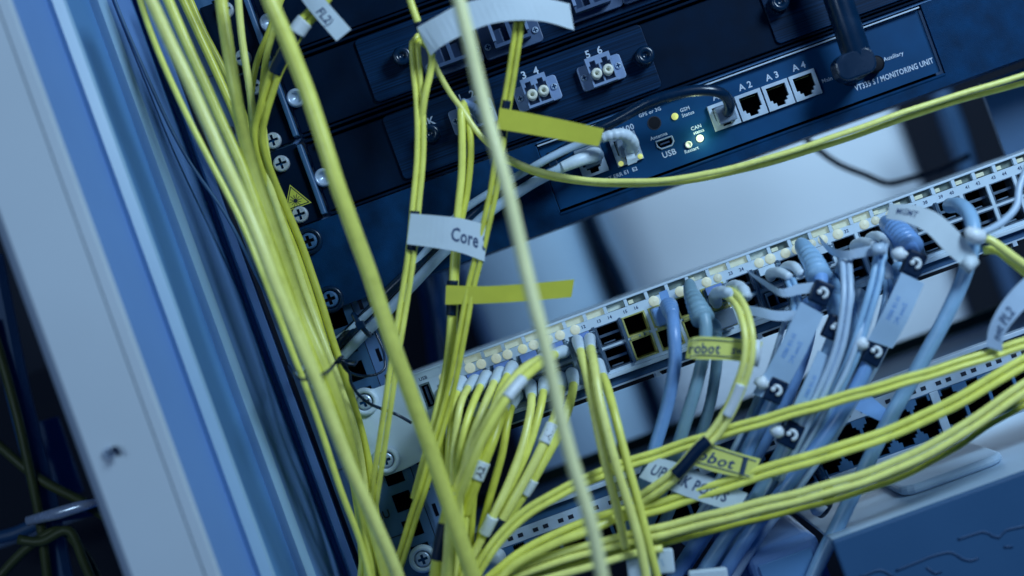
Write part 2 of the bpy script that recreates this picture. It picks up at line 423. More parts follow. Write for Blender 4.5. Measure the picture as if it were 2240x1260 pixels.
# ------------------------------------------------------------------ fibre patch panels (three black 1U panels)
def adapter_lc(parent, u, v, plug=True):
    a = part(parent, 'duplex_adapter', join(prism(rrect(u-13.5, u+13.5, v-7.5, v+7.5, 2), -3.2, 0.5)), M['adapter'], bevel=0.5)
    body = plate(u-7.6, u+7.6, v-7.5, v+10.0, -10, -3.3, [(u-6.6, u-0.5, v-6, v+5), (u+0.5, u+6.6, v-6, v+5), (u-5.4, u-2, v+5, v+7.6), (u+2, u+5.4, v+5, v+7.6)])
    part(a, 'housing', body, M['adapter'])
    part(a, 'socket_floor', box(u-7, u+7, -5, -4.6, v-6.5, v+8), M['adapterd'])
    for s in (-1, 1):
        part(a, 'dust_plug', lathe([(3.2, -5.1), (3.2, -12.2), (2.6, -13.0), (1.2, -13.0), (1.1, -9), (0.3, -9)], 20, u+s*3.55, v-0.4), M['cream'], smooth=True)
        r = place(a, 'screw', ME['screw_small'], (u+s*10.6, -3.3, v+0.5))
    return a
def adapter_sc(parent, u, v):
    a = part(parent, 'square_adapter', prism(rrect(u-18, u+18, v-12, v+9, 2.5), -3.4, 0.5), M['adapterd'], bevel=0.5)
    body = plate(u-11, u+11, v-8, v+10, -13, -3.5, [(u-9.6, u-1.2, v-6, v+8.4), (u+1.2, u+9.6, v-6, v+8.4)])
    part(a, 'housing', body, M['adapterd'])
    for s in (-1, 1):
        part(a, 'shutter', extr([(u+s*5.4-4.2, -6.5), (u+s*5.4, -9.0), (u+s*5.4+4.2, -6.5)], 0.8, v-5.8, v+3), M['adapterd'])
        part(a, 'key_rib', box(u+s*10.2-0.9, u+s*10.2+0.9, -15, -13.05, v-4, v+9.5), M['adapter'])
        place(a, 'screw', ME['screw_small'], (u+s*14.8, -3.5, v-4.5))
    return a
def fibre_panel(v0, v1, label):
    t = thing('fibre_enclosure', label, 'patch panel', (100, 6, v0))
    part(t, 'face', box(-86, 420, 3, 8, v0+3, v1-3.5), M['black'], bevel=0.6)
    part(t, 'top_flange', box(-86, 420, -0.5, 10, v1-2.3, v1-0.6), M['black'], bevel=0.4)
    part(t, 'bottom_flange', box(-86, 420, -0.5, 10, v0+0.2, v0+1.7), M['black'], bevel=0.4)
    part(t, 'ear', box(-117, -91, 0, 2.6, v0+0.3, v1-0.3), M['black'], bevel=0.5)
    part(t, 'ear_fold', box(-90.8, -87.6, -3.5, 6, v0+2, v1-2), M['rail'], bevel=0.8)
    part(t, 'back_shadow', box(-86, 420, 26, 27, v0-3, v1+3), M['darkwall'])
    return t
pc = fibre_panel(174.5, 219, 'black fibre panel cut off at the top left corner')
pb = fibre_panel(125.5, 173.5, 'black fibre panel with big square adapters under the white arched label')
pa = fibre_panel(76.8, 124.5, 'black fibre panel with duplex adapters numbered 3 to 6')
for p, vs in ((pa, (80.5+3, 115.5)), (pb, (130, 163.7)), (pc, (182, 212))):
    for v in vs: place(p, 'screw', ME['screw'], (-102.8, -0.1, v))
place(pa, 'ring_nut', ME['ring_nut'], (-82.5, 2.9, 99.7)); place(pb, 'ring_nut', ME['ring_nut'], (-81.8, 2.9, 149.6)); place(pc, 'ring_nut', ME['ring_nut'], (-81.5, 2.9, 197))
part(pa, 'brushed_plate', prism(rrect(-38, 124.6, 81.5, 121.5, 3), 1.2, 2.9), M['brush'], bevel=0.5)
part(pa, 'brushed_plate', prism(rrect(197, 330, 81.5, 121.5, 3), 1.2, 2.9), M['brush'], bevel=0.5)
part(pb, 'brushed_plate', prism(rrect(-38, 168, 130.2, 170, 3), 1.2, 2.9), M['brush'], bevel=0.5)
for u, v in ((13, 103.0), (53.3, 102.6), (93, 101.3)): adapter_lc(pa, u, v)
for u, v in ((13.3, 143.5), (50, 142.6), (101, 146), (137, 146)): adapter_sc(pb, u, v)
for s, u, v in (('3', 49.6, 114.2), ('4', 57.2, 114.2), ('5', 89.4, 112.8), ('6', 96.8, 112.8), ('1', 9.6, 114.2), ('2', 17, 114.2)):
    lettering(pa, s, u, v+1.9, 1.0, 4.4, M['print'])
lettering(pa, 'NK', -13.6, 109.4, 1.0, 4.6, M['print'])
for p, u, v in ((pa, 120, 101.5), (pa, 205, 104), (pa, -14, 101.5), (pb, -14, 150)):
    place(p, 'thumb_screw', ME['thumb'], (u, 1.1, v))
for u in (-79, -76):
    part(pa, 'vent_pin', lathe([(1.6, 3), (1.6, 0.5), (0.3, 0.5)], 10, u, 119 if u < -78 else 80.2), M['bcable'])

# laser warning triangle on the ear
t = thing('warning_sticker', 'yellow triangular laser warning sticker between two zinc screws', 'sticker', (-101, -0.3, 90))
cu_, cv_ = -102.5, 92.8
def tri(r, c=(cu_, cv_)):
    return [(c[0]+r*math.cos(math.radians(a))*1.02, c[1]+r*math.sin(math.radians(a))) for a in (90, 210, 330)]
part(t, 'border', prism(tri(9.6), -0.35, -0.05), M['sign'])
part(t, 'line', prism(tri(8.5), -0.5, -0.36), M['inkb'])
part(t, 'field', prism(tri(7.4), -0.65, -0.51), M['sign'])
part(t, 'burst_dot', lathe([(1.3, -0.66), (1.3, -0.8), (0.1, -0.8)], 14, cu_, cv_-0.6), M['inkb'])
for k in range(12):
    a = math.radians(k*30); r1 = 3.4 if k % 2 else 4.0
    d_ = Vector((math.cos(a), math.sin(a))); n_ = Vector((-d_.y, d_.x))*0.17
    c_ = Vector((cu_, cv_-0.6))
    pts = [c_+d_*1.5-n_, c_+d_*r1-n_, c_+d_*r1+n_, c_+d_*1.5+n_]
    part(t, 'ray', prism([(p.x, p.y) for p in pts], -0.78, -0.66), M['inkb'])

# ------------------------------------------------------------------ monitoring unit
t = mu = thing('monitoring_unit', 'black textured monitoring unit with ports A2 to A4 and status lights', 'rack unit', (130, 0, 24))
I0, I1, J0, J1 = 42.6, 282.5, 33.4, 73.9
part(t, 'bezel', plate(-117, 420, 24.3, 76.2, -2.0, 1.6, [(I0-1.2, I1+1.2, J0-1.6, J1+0.8)]), M['blacktex'])
part(t, 'bezel_return', box(-90, 420, 1.7, 60, 24.3, 26), M['blacktex'])
def cham(a, b):
    return [a, b]
V = [(I0-1.2, -2, J0-1.6), (I1+1.2, -2, J0-1.6), (I1+0.4, 3.4, J0-0.2), (I0-0.4, 3.4, J0-0.2)]
part(t, 'sill', join(box(I0-1.1, I1+1.1, -2.6, 3.2, J0-3.4, J0-1.3)), M['blacktex'], bevel=1.0, seg=3)
part(t, 'opening_edge', box(I0-1.2, I0-0.5, -1.9, 4.4, J0-1.2, J1), M['face'], bevel=0.2)
part(t, 'top_edge', box(I0, I1, -2.1, -0.9, J1-0.9, J1+0.1), M['port'], bevel=0.3)  # pale bar paints the highlight on the inset's upper edge
part(t, 'top_rail', box(I0, 420, -2.3, -1.3, J1+0.9, J1+1.7), M['rail'], bevel=0.3)
ports = [(152.9, 53.4), (169.9, 53.4), (186.9, 53.4), (203.8, 53.4)]
ph = [(u-6.6, u+6.6, v-6.2, v+6.0) for u, v in ports]
E1, E2 = (69.8, 54.6), (91.6, 54.2)
ph += [(E1[0]-6.6, E1[0]+6.6, E1[1]-7, E1[1]+7), (E2[0]-6.6, E2[0]+6.6, E2[1]-7, E2[1]+7)]
HU, HV = 114.6, 49.6
ph += [(HU-4.3, HU+4.3, HV-1.7, HV+1.7)]
part(t, 'faceplate', plate(I0+0.2, I1-0.2, J0+0.4, J1-1.2, 2.0, 4.6, ph), M['face'])
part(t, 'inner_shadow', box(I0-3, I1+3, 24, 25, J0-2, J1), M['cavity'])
def rj_frame(w, h):
    a = w/2; b = h/2
    hole = [(-5.9, 5.9, -2.2, b-2.0), (-4.4, 4.4, -4.2, -2.2), (-2.6, 2.6, -6.4, -4.2)]
    us = [-a, a]; vs = [-b, b]
    for x in hole: us += [x[0], x[1]]; vs += [x[2], x[3]]
    return grid(us, vs, lambda p, q_: not any(x[0] < p < x[1] and x[2] < q_ < x[3] for x in hole), -1.0, 1.9)
ME['rj_frame'] = tomesh('rj_frame', *rj_frame(16.0, 15.6), M['port'])
ME['rj_cavity'] = tomesh('rj_cavity', *cup(-6.5, 6.5, 1.9, 18, -6.4, 6.0), M['cavity'])
pins = join(*[box(-4.4+k*1.2, -4.0+k*1.2, 2.2, 7, 4.6, 5.0) for k in range(8)])
ME['rj_pins'] = tomesh('rj_pins', *pins, M['gold'])
for u, v in ports:
    o = place(t, 'ethernet_port', ME['rj_frame'], (u, 0, v)); sub(o, 'cavity', ME['rj_cavity']); sub(o, 'contact_pins', ME['rj_pins'])
for u, v in (E1, E2):
    o = place(t, 'ethernet_port', ME['rj_frame'], (u, 0, v)); o.scale = (1.0, 1, 1.12); sub(o, 'cavity', ME['rj_cavity']); sub(o, 'contact_pins', ME['rj_pins'])
ME['pled'] = tomesh('pled', *lathe([(1.6, 0), (1.4, -0.7), (0.8, -1.1), (0.1, -1.15)], 14), M['ledg'], smooth=True)
for u, v in ((E2[0]-6.0, E2[1]-7.2), (E2[0]+6.2, E2[1]-7.0)): place(t, 'port_led', ME['pled'], (u, -1.0, v))
part(t, 'socket_hole', lathe([(4.2, 1.95), (4.1, 1.7), (3.6, 1.7), (3.5, 1.93)], 24, 112.6, 63.0), M['inkb'])
part(t, 'socket_hole_floor', lathe([(3.7, 1.9), (3.7, 1.85), (0.1, 1.85)], 24, 112.6, 63.0), M['cavity'])
us_ = [(HU-5.0, HV+2.6), (HU-5.0, HV-0.6), (HU-3.2, HV-2.6), (HU+3.2, HV-2.6), (HU+5.0, HV-0.6), (HU+5.0, HV+2.6)][::-1]
ou = part(t, 'mini_usb', tube([Vector((a, 1.2, b)) for a, b in us_+us_[:2]], 0.5, 6), M['port'])
part(ou, 'tongue', box(HU-3, HU+3, 3, 9, HV-0.3, HV+0.7), M['adapterd'])
part(ou, 'cavity', cup(HU-4.6, HU+4.6, 4.7, 12, HV-2.2, HV+2.2), M['cavity'])
place(t, 'status_led', tomesh('status_led', *lathe([(2.1, 2.0), (2.0, 0.6), (1.2, -0.2), (0.1, -0.4)], 16), M['ledg'], smooth=True), (125.4, 0, 62.5))
place(t, 'status_led', tomesh('status_led', *lathe([(2.3, 2.0), (2.2, 0.4), (1.4, -0.5), (0.1, -0.8)], 16), M['ledw'], smooth=True), (134.9, 0, 45.2))
gl = bpy.data.lights.new('status_led_glow', 'POINT'); glo = bpy.data.objects.new('status_led_glow', gl); COL.objects.link(glo)
gl.energy = 0.0045; gl.color = (0.72, 0.92, 0.55); gl.shadow_soft_size = 0.6*K; glo.location = Vector((134.9, -5.0, 45.2))*K
part(t, 'restart_button', lathe([(2.2, 2.0), (2.1, 0.8), (1.4, 0.8), (1.2, 1.6), (0.1, 1.6)], 16, 127.3, 44), M['cream'], smooth=True)
FY = 1.85
for s, u, v, h, al in (('GPS or 3G', 112.3, 70.0, 2.1, 'c'), ('GSM', 129.4, 64.6, 2.1, 'l'), ('Status', 129.4, 61.4, 2.1, 'l'),
        ('CAN', 135.0, 52.2, 2.1, 'c'), ('status', 135.6, 49.4, 1.9, 'c'), ('Restart', 128.0, 40.6, 2.0, 'c'), ('USB', 114.8, 43.2, 3.4, 'c'),
        ('Antenna', 112.4, 54.9, 2.1, 'c'), ('E100', 100.6, 65.6, 3.4, 'r'), ('RT ERR E1  E2', 94.0, 41.4, 2.2, 'r'),
        ('A 1', 153.6, 65.3, 3.8, 'c'), ('A 2', 170.6, 65.3, 3.8, 'c'), ('A 3', 187.5, 65.3, 3.8, 'c'), ('A 4', 204.4, 65.3, 3.8, 'c'),
        ('Main', 217.6, 52.2, 2.3, 'c'), ('Auxiliary', 259.2, 51.8, 2.3, 'c')):
    lettering(t, s, u, v, FY, h, M['print'], al)
lettering(t, 'VT335 S / MONITORING UNIT', 231.2, 41.6, FY, 3.3, M['print'], 'l', width=49.4)
for v in (66.8, 30.4):
    place(t, 'cup_washer', ME['cup_black'], (-103, -2.1, v)); place(t, 'screw', ME['screw_black'], (-103, -2.4, v))

t = thing('antenna', 'thick black rod antenna rising from the Main socket', 'antenna', (233, 1.6, 45))
part(t, 'stem', lathe([(7.2, 1.8), (7.2, -14), (6.4, -16), (6.4, -30), (0.3, -30)], 24, 231, 51), M['bcable'], smooth=True)
part(t, 'hinge', prism(rrect(217, 240.5, 45.5, 61, 6), -33, -17), M['bcable'], bevel=1.2)  # hinge block shaped to take in the shadow at the rod's foot
part(t, 'rod', tube([Vector((232.8, -25, 50)), Vector((232.8, -25, 60)), Vector((232.8, -25.5, 64)), Vector((233.4, -27, 100)), Vector((234, -28, 170))], [7.6, 8.2, 8.4, 8.2, 7.4], 20), M['bcable'], smooth=True)
part(t, 'pivot', lathe([(5.0, 1.9), (5.0, -6), (3.6, -6.4), (0.2, -6.4)], 20, 246.2, 50.6), M['cavity'], smooth=True)

# ------------------------------------------------------------------ network switch
t = sw = thing('network_switch', 'pale grey network switch with rows of glowing link lights', 'switch', (120, 0, -76))
CP = 16.5
def cu(c): return -54.0+CP*c
NC = 24
holes = []
for c in range(NC):
    u = cu(c)
    holes += [(u-7.2, u+7.2, -51.2, -38.8), (u-7.2, u+7.2, -65.6, -52.8)]
holes.append((-71.4, -65.0, -50.6, -35.0))
holes.append((-78.0, -73.6, -64, -36.5))
part(t, 'faceplate', plate(-80, 420, -67.6, -33.4, -2, 1.2, holes), M['whitem'])
part(t, 'ear', join(prism([(-116, -72), (-108, -79), (-96, -79), (-80.4, -77), (-80.4, -28), (-97, -28), (-105, -25.5), (-112, -25.5), (-116, -30)], -1.2, 1.4)), M['whitem'], bevel=0.5)
part(t, 'grip_groove', cup(-78.2, -73.4, 1.3, 5, -64.4, -36.2), M['rail'])
part(t, 'top_bar', box(-80, 420, -2.2, 3, -29.0, -27.6), M['whitem'], bevel=0.3)
part(t, 'lid', box(-80, 420, 3.1, 70, -29.2, -27.9), M['whitem'])
# top vent slots, the bright ones glow in place of reflected light
SP = 12.85
k = 0; us0 = -55.5
bright = set(range(0, 8)) | {13, 14, 18, 19, 20}
M['slot2'] = mat('dull_slot_back', (0.62, 0.66, 0.56), 0.35, var=0.25, scale=260, stretch=(0.4, 1, 1))
half = {9, 16, 12, 24, 25}
while us0+SP*k < 420:
    a = us0+SP*k
    part(t, 'slot_post', box(a-1.0, a+1.0, -2.25, 2.8, -33.3, -29.1), M['whitem'])
    part(t, 'slot_back', box(a+1.1, a+SP-1.1, 0.2 if k in bright else 1.2, 3.0, -33.2, -29.2), M['slot'] if k in bright else (M['slot2'] if k in (8, 12, 15, 17, 21) else M['slotd']), bevel=0.25)
    if k in half or k > 16: part(t, 'glow_tip', box(a+1.6, a+4.5+(k % 3), -0.6, 1.1, -32.8, -30.6), M['slot'], bevel=0.2)
    k += 1
part(t, 'slot_blank', box(-80, us0-1.1, -2.1, 2.8, -33.35, -29.05), M['whitem'])
part(t, 'bottom_lip', box(-80, 420, -5.2, 1.0, -70.2, -67.65), M['whitem'], bevel=0.5)
part(t, 'undercut', box(-80, 420, -1.0, 1.1, -75.0, -70.25), M['navy'])
part(t, 'foot_bar', box(-80, 420, -2.4, 1.2, -75.9, -75.05), M['port'])
for k in range(15):
    a = -62+k*32
    part(t, 'foot_slot', box(a, a+27, -2.7, 40, -78.2, -76.0), M['cavity'])
    part(t, 'foot_tab', box(a+28.2, a+31, -3.0, 6, -78.4, -75.95), M['port'])
lettering(t, 'USB', -67.5, -32.3-1.2+1.4, -2.2, 2.0, M['ink'])
lettering(t, '1', -69.8, -56.0, -2.2, 3.6, M['ink'])
ou = part(t, 'usb_port', plate(-71.4, -65.0, -50.6, -35.0, -1.4, 4, [(-70.4, -66, -49.4, -36.2)]), M['steel'])
part(ou, 'tongue', box(-68.8, -67.2, 1, 9, -48.4, -37.2), M['adapterd'])
part(ou, 'cavity', cup(-70.6, -65.8, 4.1, 14, -49.6, -36), M['cavity'])
# link lights
M['led2'] = mat('lit_led_dim', (0.45, 0.46, 0.38), 0.4, var=0, emit=(0.28, 0.34, 0.28), estr=0.6)
M['led3'] = mat('lit_led_warm', (0.45, 0.46, 0.33), 0.4, var=0, emit=(0.32, 0.37, 0.24), estr=0.8)
ledms = [tomesh('link_led', *lathe([(r_, 0), (r_*0.93, -0.5), (r_*0.57, -0.8), (0.1, -0.9)], 18), M[k_], smooth=True) for r_, k_ in ((3.0, 'led'), (2.6, 'led2'), (2.9, 'led3'), (3.2, 'led'))]
lit = {0: 'b', 1: 'b', 2: 'b', 3: 'b', 4: 'b', 5: 'l', 8: 'l', 9: 'l', 10: 'b', 12: 'b', 13: 'b', 14: 'b', 15: 'l', 16: 'b', 17: 'b'}
for c, wch in lit.items():
    for s in (-1, 1):
        if wch == 'l' and s > 0: continue
        place(t, 'link_led', random.choice(ledms), (cu(c)+s*3.5+1.6, -2.05, -35.9))
for c in range(5, NC):
    for s, k in ((-1, 0), (1, 1)):
        if c in lit and (lit[c] == 'b' or s < 0): continue
        lettering(t, str(2*c+1+k), cu(c)+s*3.4, -35.9, -2.15, 1.9, M['ink'])
cage_g = tomesh('cage', *plate(-7.1, 7.1, -6.2, 6.2, -2.6, 14, [(-6.1, 6.1, -5.4, 5.4)]), M['gold'])
cage_s = tomesh('cage', *plate(-7.1, 7.1, -6.2, 6.2, -2.3, 14, [(-6.4, 6.4, -5.6, 5.6)]), M['steel'])
cav = tomesh('cavity', *cup(-6.6, 6.6, 13, 30, -5.8, 5.8), M['cavity'])
inner = tomesh('cage_inner', *join(box(-6.0, 6.0, 3, 4, -1.0, 0.6), box(-5, 2, 1, 2, -5.0, -4.2)), M['steel'])
spring = tomesh('spring_fingers', *join(box(-5.8, -1, -3.4, -1.5, -0.9, 0.5), box(0.4, 2.2, -3.8, -1.5, -1.2, 1.0), box(3.2, 5.6, -3.2, -1.5, -0.8, 0.4), box(1.0, 4.6, -2.9, -1.6, -1.9, -1.3)), M['gold'])
for c in range(NC):
    gold = 7 <= c <= 10
    for v in (-45.0, -59.2):
        o = place(t, 'port_cage', cage_g if gold else cage_s, (cu(c), 0, v))
        sub(o, 'cavity', cav)
        if not gold: sub(o, 'latch_plate', inner)
    if gold: place(t, 'spring_fingers', spring, (cu(c), 0, -52.0))
for c in (0, 5, 6, 11, 12, 17, 18, 23):
    part(t, 'divider', box(cu(c)+7.4, cu(c)+9.0, -4.4, -2.05, -66, -38), M['sfp'], bevel=0.2)
for v in (-34.0+0.6, -69.8):
    place(t, 'cup_washer', ME['cup_white'], (-104.6, -1.3, v)); place(t, 'screw', ME['screw_mid'], (-104.6, -2.2, v))

# transceivers in the switch (each can be pulled out)
GT = 'optical transceivers plugged into the switch'
def transceiver(c, row, label, mt='tab'):
    up = row == 0
    v = -45.0 if up else -59.2; s = 1 if up else -1; u = cu(c)
    t = thing('optical_transceiver', label, 'transceiver', (u, 0, v-6), GT)
    part(t, 'shell', plate(u-6.0, u+6.0, v-5.2, v+5.2, -8, 6, [(u-5.2, u-0.5, v-4.4+(0 if up else 1), v+1.2+(0 if up else 2)), (u+0.5, u+5.2, v-4.4+(0 if up else 1), v+1.2+(0 if up else 2))]), M['sfp'])
    part(t, 'bore_floor', box(u-5.6, u+5.6, -3, -2.5, v-4.6, v+4.6), M['cavity'])
    if up:
        part(t, 'latch_tab', extr([(u-5.0, -8.2), (u-5.0, -11.0), (u+5.0, -11.0), (u+5.0, -8.2)], 1.2, v+1.6, v+6.2), M[mt], bevel=0.4)
        part(t, 'bail', join(box(u+5.3, u+6.6, -11, -6, v-2, v+5.4), box(u+6.7, u+7.8, -9.5, -6, v+0.5, v+3.4), box(u+6.7, u+8.2, -10, -6, v+4.2, v+5.2)), M['steel'], bevel=0.2)
    else:
        part(t, 'latch_tab', box(u-4.6, u+4.6, -11, -8.1, v-5.4, v-3.2), M['sfp'], bevel=0.4)
    return t
ORD = ['first', 'second', 'third', 'fourth', 'fifth', 'sixth']
for c in range(6):
    transceiver(c, 0, 'violet tabbed optical transceiver, %s in the upper row from the USB port' % ORD[c])
    transceiver(c, 1, 'dark optical transceiver, %s in the lower row from the USB port' % ORD[c])
transceiver(10, 0, 'violet tabbed optical transceiver holding the yellow pair by the robot label')
transceiver(12, 0, 'pale tabbed optical transceiver holding the leftmost bent white boots', 'whitem')
transceiver(14, 0, 'pale tabbed optical transceiver holding the bent white boots by the long zip tie', 'whitem')
transceiver(12, 1, 'dark optical transceiver below the leftmost bent white boots')
transceiver(14, 1, 'dark optical transceiver below the bent white boots by the long zip tie')

# ------------------------------------------------------------------ patch panel at the bottom
t = pp = thing('copper_patch_panel', 'blue grey patch panel with empty black sockets along the bottom', 'patch panel', (120, 0, -171))
part(t, 'ear', prism(rrect(-117, -82, -171, -126, 3), -1, 1.4), M['rail'], bevel=0.5)
part(t, 'top_edge', box(-82, 420, -3, 6, -128.6, -125.6), M['port'], bevel=0.6)
part(t, 'recess', box(-82, 420, 1, 4, -134.6, -128.7), M['navy'])
part(t, 'label_strip', box(-82, 420, -2.2, 1.2, -142.4, -134.7), M['port'], bevel=0.3)
PP0 = -72.0; NP = 30; PW = 15.8
us = [-82, 420]; vs = [-168.6, -142.6]
seps = []
for k in range(NP+1):
    a = PP0+k*PW
    wide = 2.8 if k % 6 == 0 else 1.0
    seps.append((a, wide)); us += [a-wide, a+wide, a-2.4, a+2.4, a-4.4, a+4.4]
vs += [-144.6, -146.6, -148.4, -162.8, -164.6, -166.6]
def solid(x, z):
    if x < PP0-1 or x > PP0+NP*PW: return True
    if z > -144.6 or z < -166.6: 
        for a, wd in seps:
            if abs(x-a) < 4.4: return True
        return z > -143 or z < -168
    for a, wd in seps:
        d = abs(x-a)
        if d < wd: return True
        if (z > -146.6 or z < -164.6) and d < 4.4: return True
        if (z > -148.4 or z < -162.8) and d < 2.4: return True
    return False
vs += [-143.0, -168.0]
part(t, 'socket_frame', grid(us, vs, solid, -2, 1.2), M['rail'])
for k in range(NP):
    a = PP0+k*PW
    part(t, 'socket_cavity', cup(a+0.6, a+PW-0.6, 1.3, 20, -168.4, -142.8), M['cavity'])
    part(t, 'socket_pins', join(*[box(a+3.4+i*1.2, a+3.7+i*1.2, 2, 8, -144.6, -144.2) for i in range(8)]), M['steel'])
    if k % 6 == 0: part(t, 'group_bar', box(a-2.6, a+2.6, -3.0, -2.05, -168.4, -142.5), M['port'], bevel=0.3)
    for s in (0.30, 0.70):
        part(t, 'index_mark', box(a+PW*s-1.6, a+PW*s+1.6, -2.4, -2.25, -139.9, -137.5), M['inkb'])
part(t, 'bottom_edge', box(-82, 420, -3.2, 3, -171.6, -168.7), M['port'], bevel=0.5)
for v in (-132.2, -164): 
    place(t, 'cup_washer', ME['cup_white'], (-104, -1.1, v)); place(t, 'screw', ME['screw_mid'], (-104, -2.0, v))

# ------------------------------------------------------------------ equipment below the patch panel
t = thing('server_chassis', 'blue fronted server with pale top at the bottom right corner', 'server', (260, 0, -300))
part(t, 'top_cover', box(119.5, 420, -58, 330, -195, -193), M['chtop'], bevel=1.5)
part(t, 'front', box(118.5, 420, -62, -58.2, -300, -192.4), M['chassis'], bevel=2.5, seg=3)
lid = part(t, 'raised_lid', ([(x, yy, z) for z in (-192.9, -187) for x, yy in rrect(172, 236, -20, 70, 12)],
                  [tuple(range(19, -1, -1)), tuple(range(20, 40))]+[(i, (i+1) % 20, (i+1) % 20+20, i+20) for i in range(20)]), M['chtop'], bevel=3, seg=3)
def pline(px, y=4.5): return [P(a, b, y) for a, b in px]
for w_ in ([(2095, 1180), (2150, 1163), (2170, 1172), (2185, 1176), (2200, 1160), (2240, 1150), (2290, 1128)],
           [(1960, 1248), (2010, 1228), (2040, 1216), (2080, 1208), (2105, 1222), (2125, 1226), (2140, 1220)],
           [(1880, 1262), (1925, 1247), (1955, 1262)], [(2026, 1240), (2045, 1254), (2060, 1250)], [(2195, 1196), (2215, 1196)]):
    part(t, 'vent_slit', tube(pline([(a[0], a[1]) for a in catmull([(x, y, 0) for x, y in w_], 8)], -61.8), 0.9, 6), M['rail2'], smooth=True)
t = thing('power_supply_box', 'rounded light box tinted blue for shade, left of the blue fronted server', 'box', (97, 40, -260))
part(t, 'case', box(72, 116, -30, 180, -260, -190), M['shadeb'], bevel=7, seg=4)
part(t, 'front_cap', box(78, 110, -31.4, -29.9, -250, -198), M['fold'], bevel=0.6)  # darker front plate holds the box's front shading in its colour

# dark neighbour bay seen past the post (bottom left)
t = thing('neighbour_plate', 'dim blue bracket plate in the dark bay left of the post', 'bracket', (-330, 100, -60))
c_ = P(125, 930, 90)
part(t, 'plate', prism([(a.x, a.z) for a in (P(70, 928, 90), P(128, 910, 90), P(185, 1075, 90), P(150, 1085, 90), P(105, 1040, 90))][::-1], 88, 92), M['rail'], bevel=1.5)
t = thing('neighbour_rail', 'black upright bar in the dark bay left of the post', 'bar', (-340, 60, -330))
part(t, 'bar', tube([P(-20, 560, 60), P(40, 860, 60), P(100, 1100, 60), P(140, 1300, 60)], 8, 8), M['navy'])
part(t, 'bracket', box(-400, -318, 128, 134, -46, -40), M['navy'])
t = thing('neighbour_bay_back', 'back sheet blackened for the shade of the bay left of the post', 'panel', (-400, 200, -300))
part(t, 'sheet', box(-700, -322, 196, 200, -330, 60), M['darkwall'])  # near-black colour stands in for shade inside the bay

# ------------------------------------------------------------------ cables
def rad(w_, y): return w_/2/S*(D+y)/D
def lens(pp_):
    L = [0]
    for a, b in zip(pp_, pp_[1:]): L.append(L[-1]+math.hypot(b[0]-a[0], b[1]-a[1])+abs(b[2]-a[2])*0.5)
    return L
def offset(pp_, d):
    out = []
    for i, p in enumerate(pp_):
        a, b = pp_[max(0, i-1)], pp_[min(len(pp_)-1, i+1)]
        tx, ty = b[0]-a[0], b[1]-a[1]; l = math.hypot(tx, ty) or 1
        out.append((p[0]-ty/l*d, p[1]+tx/l*d, p[2]))
    return out
def nearest(pp_, q_):
    return min(range(len(pp_)), key=lambda i: (pp_[i][0]-q_[0])**2+(pp_[i][1]-q_[1])**2)
def add_boot(t, pp_, L, w0, w1, m, ribs=5, name='boot'):
    ln = lens(pp_); fine = []
    end = next((i for i in range(len(ln)) if ln[i] >= L), len(ln)-1)
    seg = catmull(pp_[:end+1], 1.6) if end >= 1 else pp_[:2]
    n = len(seg); rr = []
    for i, p in enumerate(seg):
        f = i/(n-1); ww = w0+(w1-w0)*f
        if ribs and 0.35 < f < 0.97: ww *= 1+0.045*math.sin((f-0.35)*ribs*2*math.pi/0.6)
        if f < 0.12: ww *= 0.80+0.20*f/0.12
        rr.append(rad(ww, p[2]))
    return part(t, name, tube([P(*p) for p in seg], rr, 14), m, smooth=True)
def add_ring(t, pp_, a, b, w_, m, name='sleeve', text=None, tm=None, th=0.5):
    i, j = sorted((nearest(pp_, a), nearest(pp_, b)))
    seg = catmull(pp_[i:j+1] if j > i else pp_[max(0, i-1):j+2], 3)
    o = part(t, name, tube([P(*p) for p in seg], [rad(w_, p[2]) for p in seg], 14), m, smooth=True)
    if text:
        m0, m1 = seg[0], seg[-1]; c = seg[len(seg)//2]
        A, B = P(*m0), P(*m1); C_ = P(*c)
        ax = (B-A); ax.y = 0; ax.normalize()
        if ax.z < 0: ax = -ax          # text climbs the sleeve
        up = Vector((-ax.z, 0, ax.x)); r = rad(w_, c[2])
        V, F, W = text_vf(text, True); h = 2*r*th; k = h/0.7
        vv = []
        for x, z in V:
            d = z*k-h/2
            p = C_+ax*((x-W/2)*k)+up*d; bulge = math.sqrt(max(0, r*r-d*d))
            g_ = max(0.0, min(1.0, (p-A).dot(B-A)/max(1e-6, (B-A).length_squared)))
            vv.append((p.x, A.lerp(B, g_).y-bulge*1.0-0.3, p.z))
        part(o, 'lettering', (vv, F), tm or M['inkb'])
    return o
def cable(name, label, cat, pts, w_, m, group=None, duplex=False, boot=None, step=11, gap=0.27, n=10):
    pp_ = catmull(pts, step)
    a1, a2, f1, f2 = random.uniform(0, 6.28), random.uniform(0, 6.28), random.uniform(0.011, 0.02), random.uniform(0.03, 0.05)
    L_ = lens(pp_); amp = min(1.6, w_*0.06)
    pp_ = [(p[0]+amp*math.sin(a1+f1*l)*min(1, l/60), p[1]+0.5*amp*math.sin(a2+f2*l)*min(1, l/60), p[2]+0.6*amp*math.sin(a2+f1*l)*min(1, l/60)) for p, l in zip(pp_, L_)]
    low = min((P(*p) for p in pp_), key=lambda v: v.z)
    t = thing(name, label, cat, tuple(low), group)
    if duplex:
        for s in (-1, 1):
            part(t, 'strand', tube([P(*p) for p in offset(pp_, s*w_*gap)], [rad(w_*0.52, p[2]) for p in pp_], n), m, smooth=True)
    else:
        part(t, 'jacket', tube([P(*p) for p in pp_], [rad(w_, p[2]) for p in pp_], n+2), m, smooth=True)
    if boot: add_boot(t, pp_, *boot)
    return t, pp_
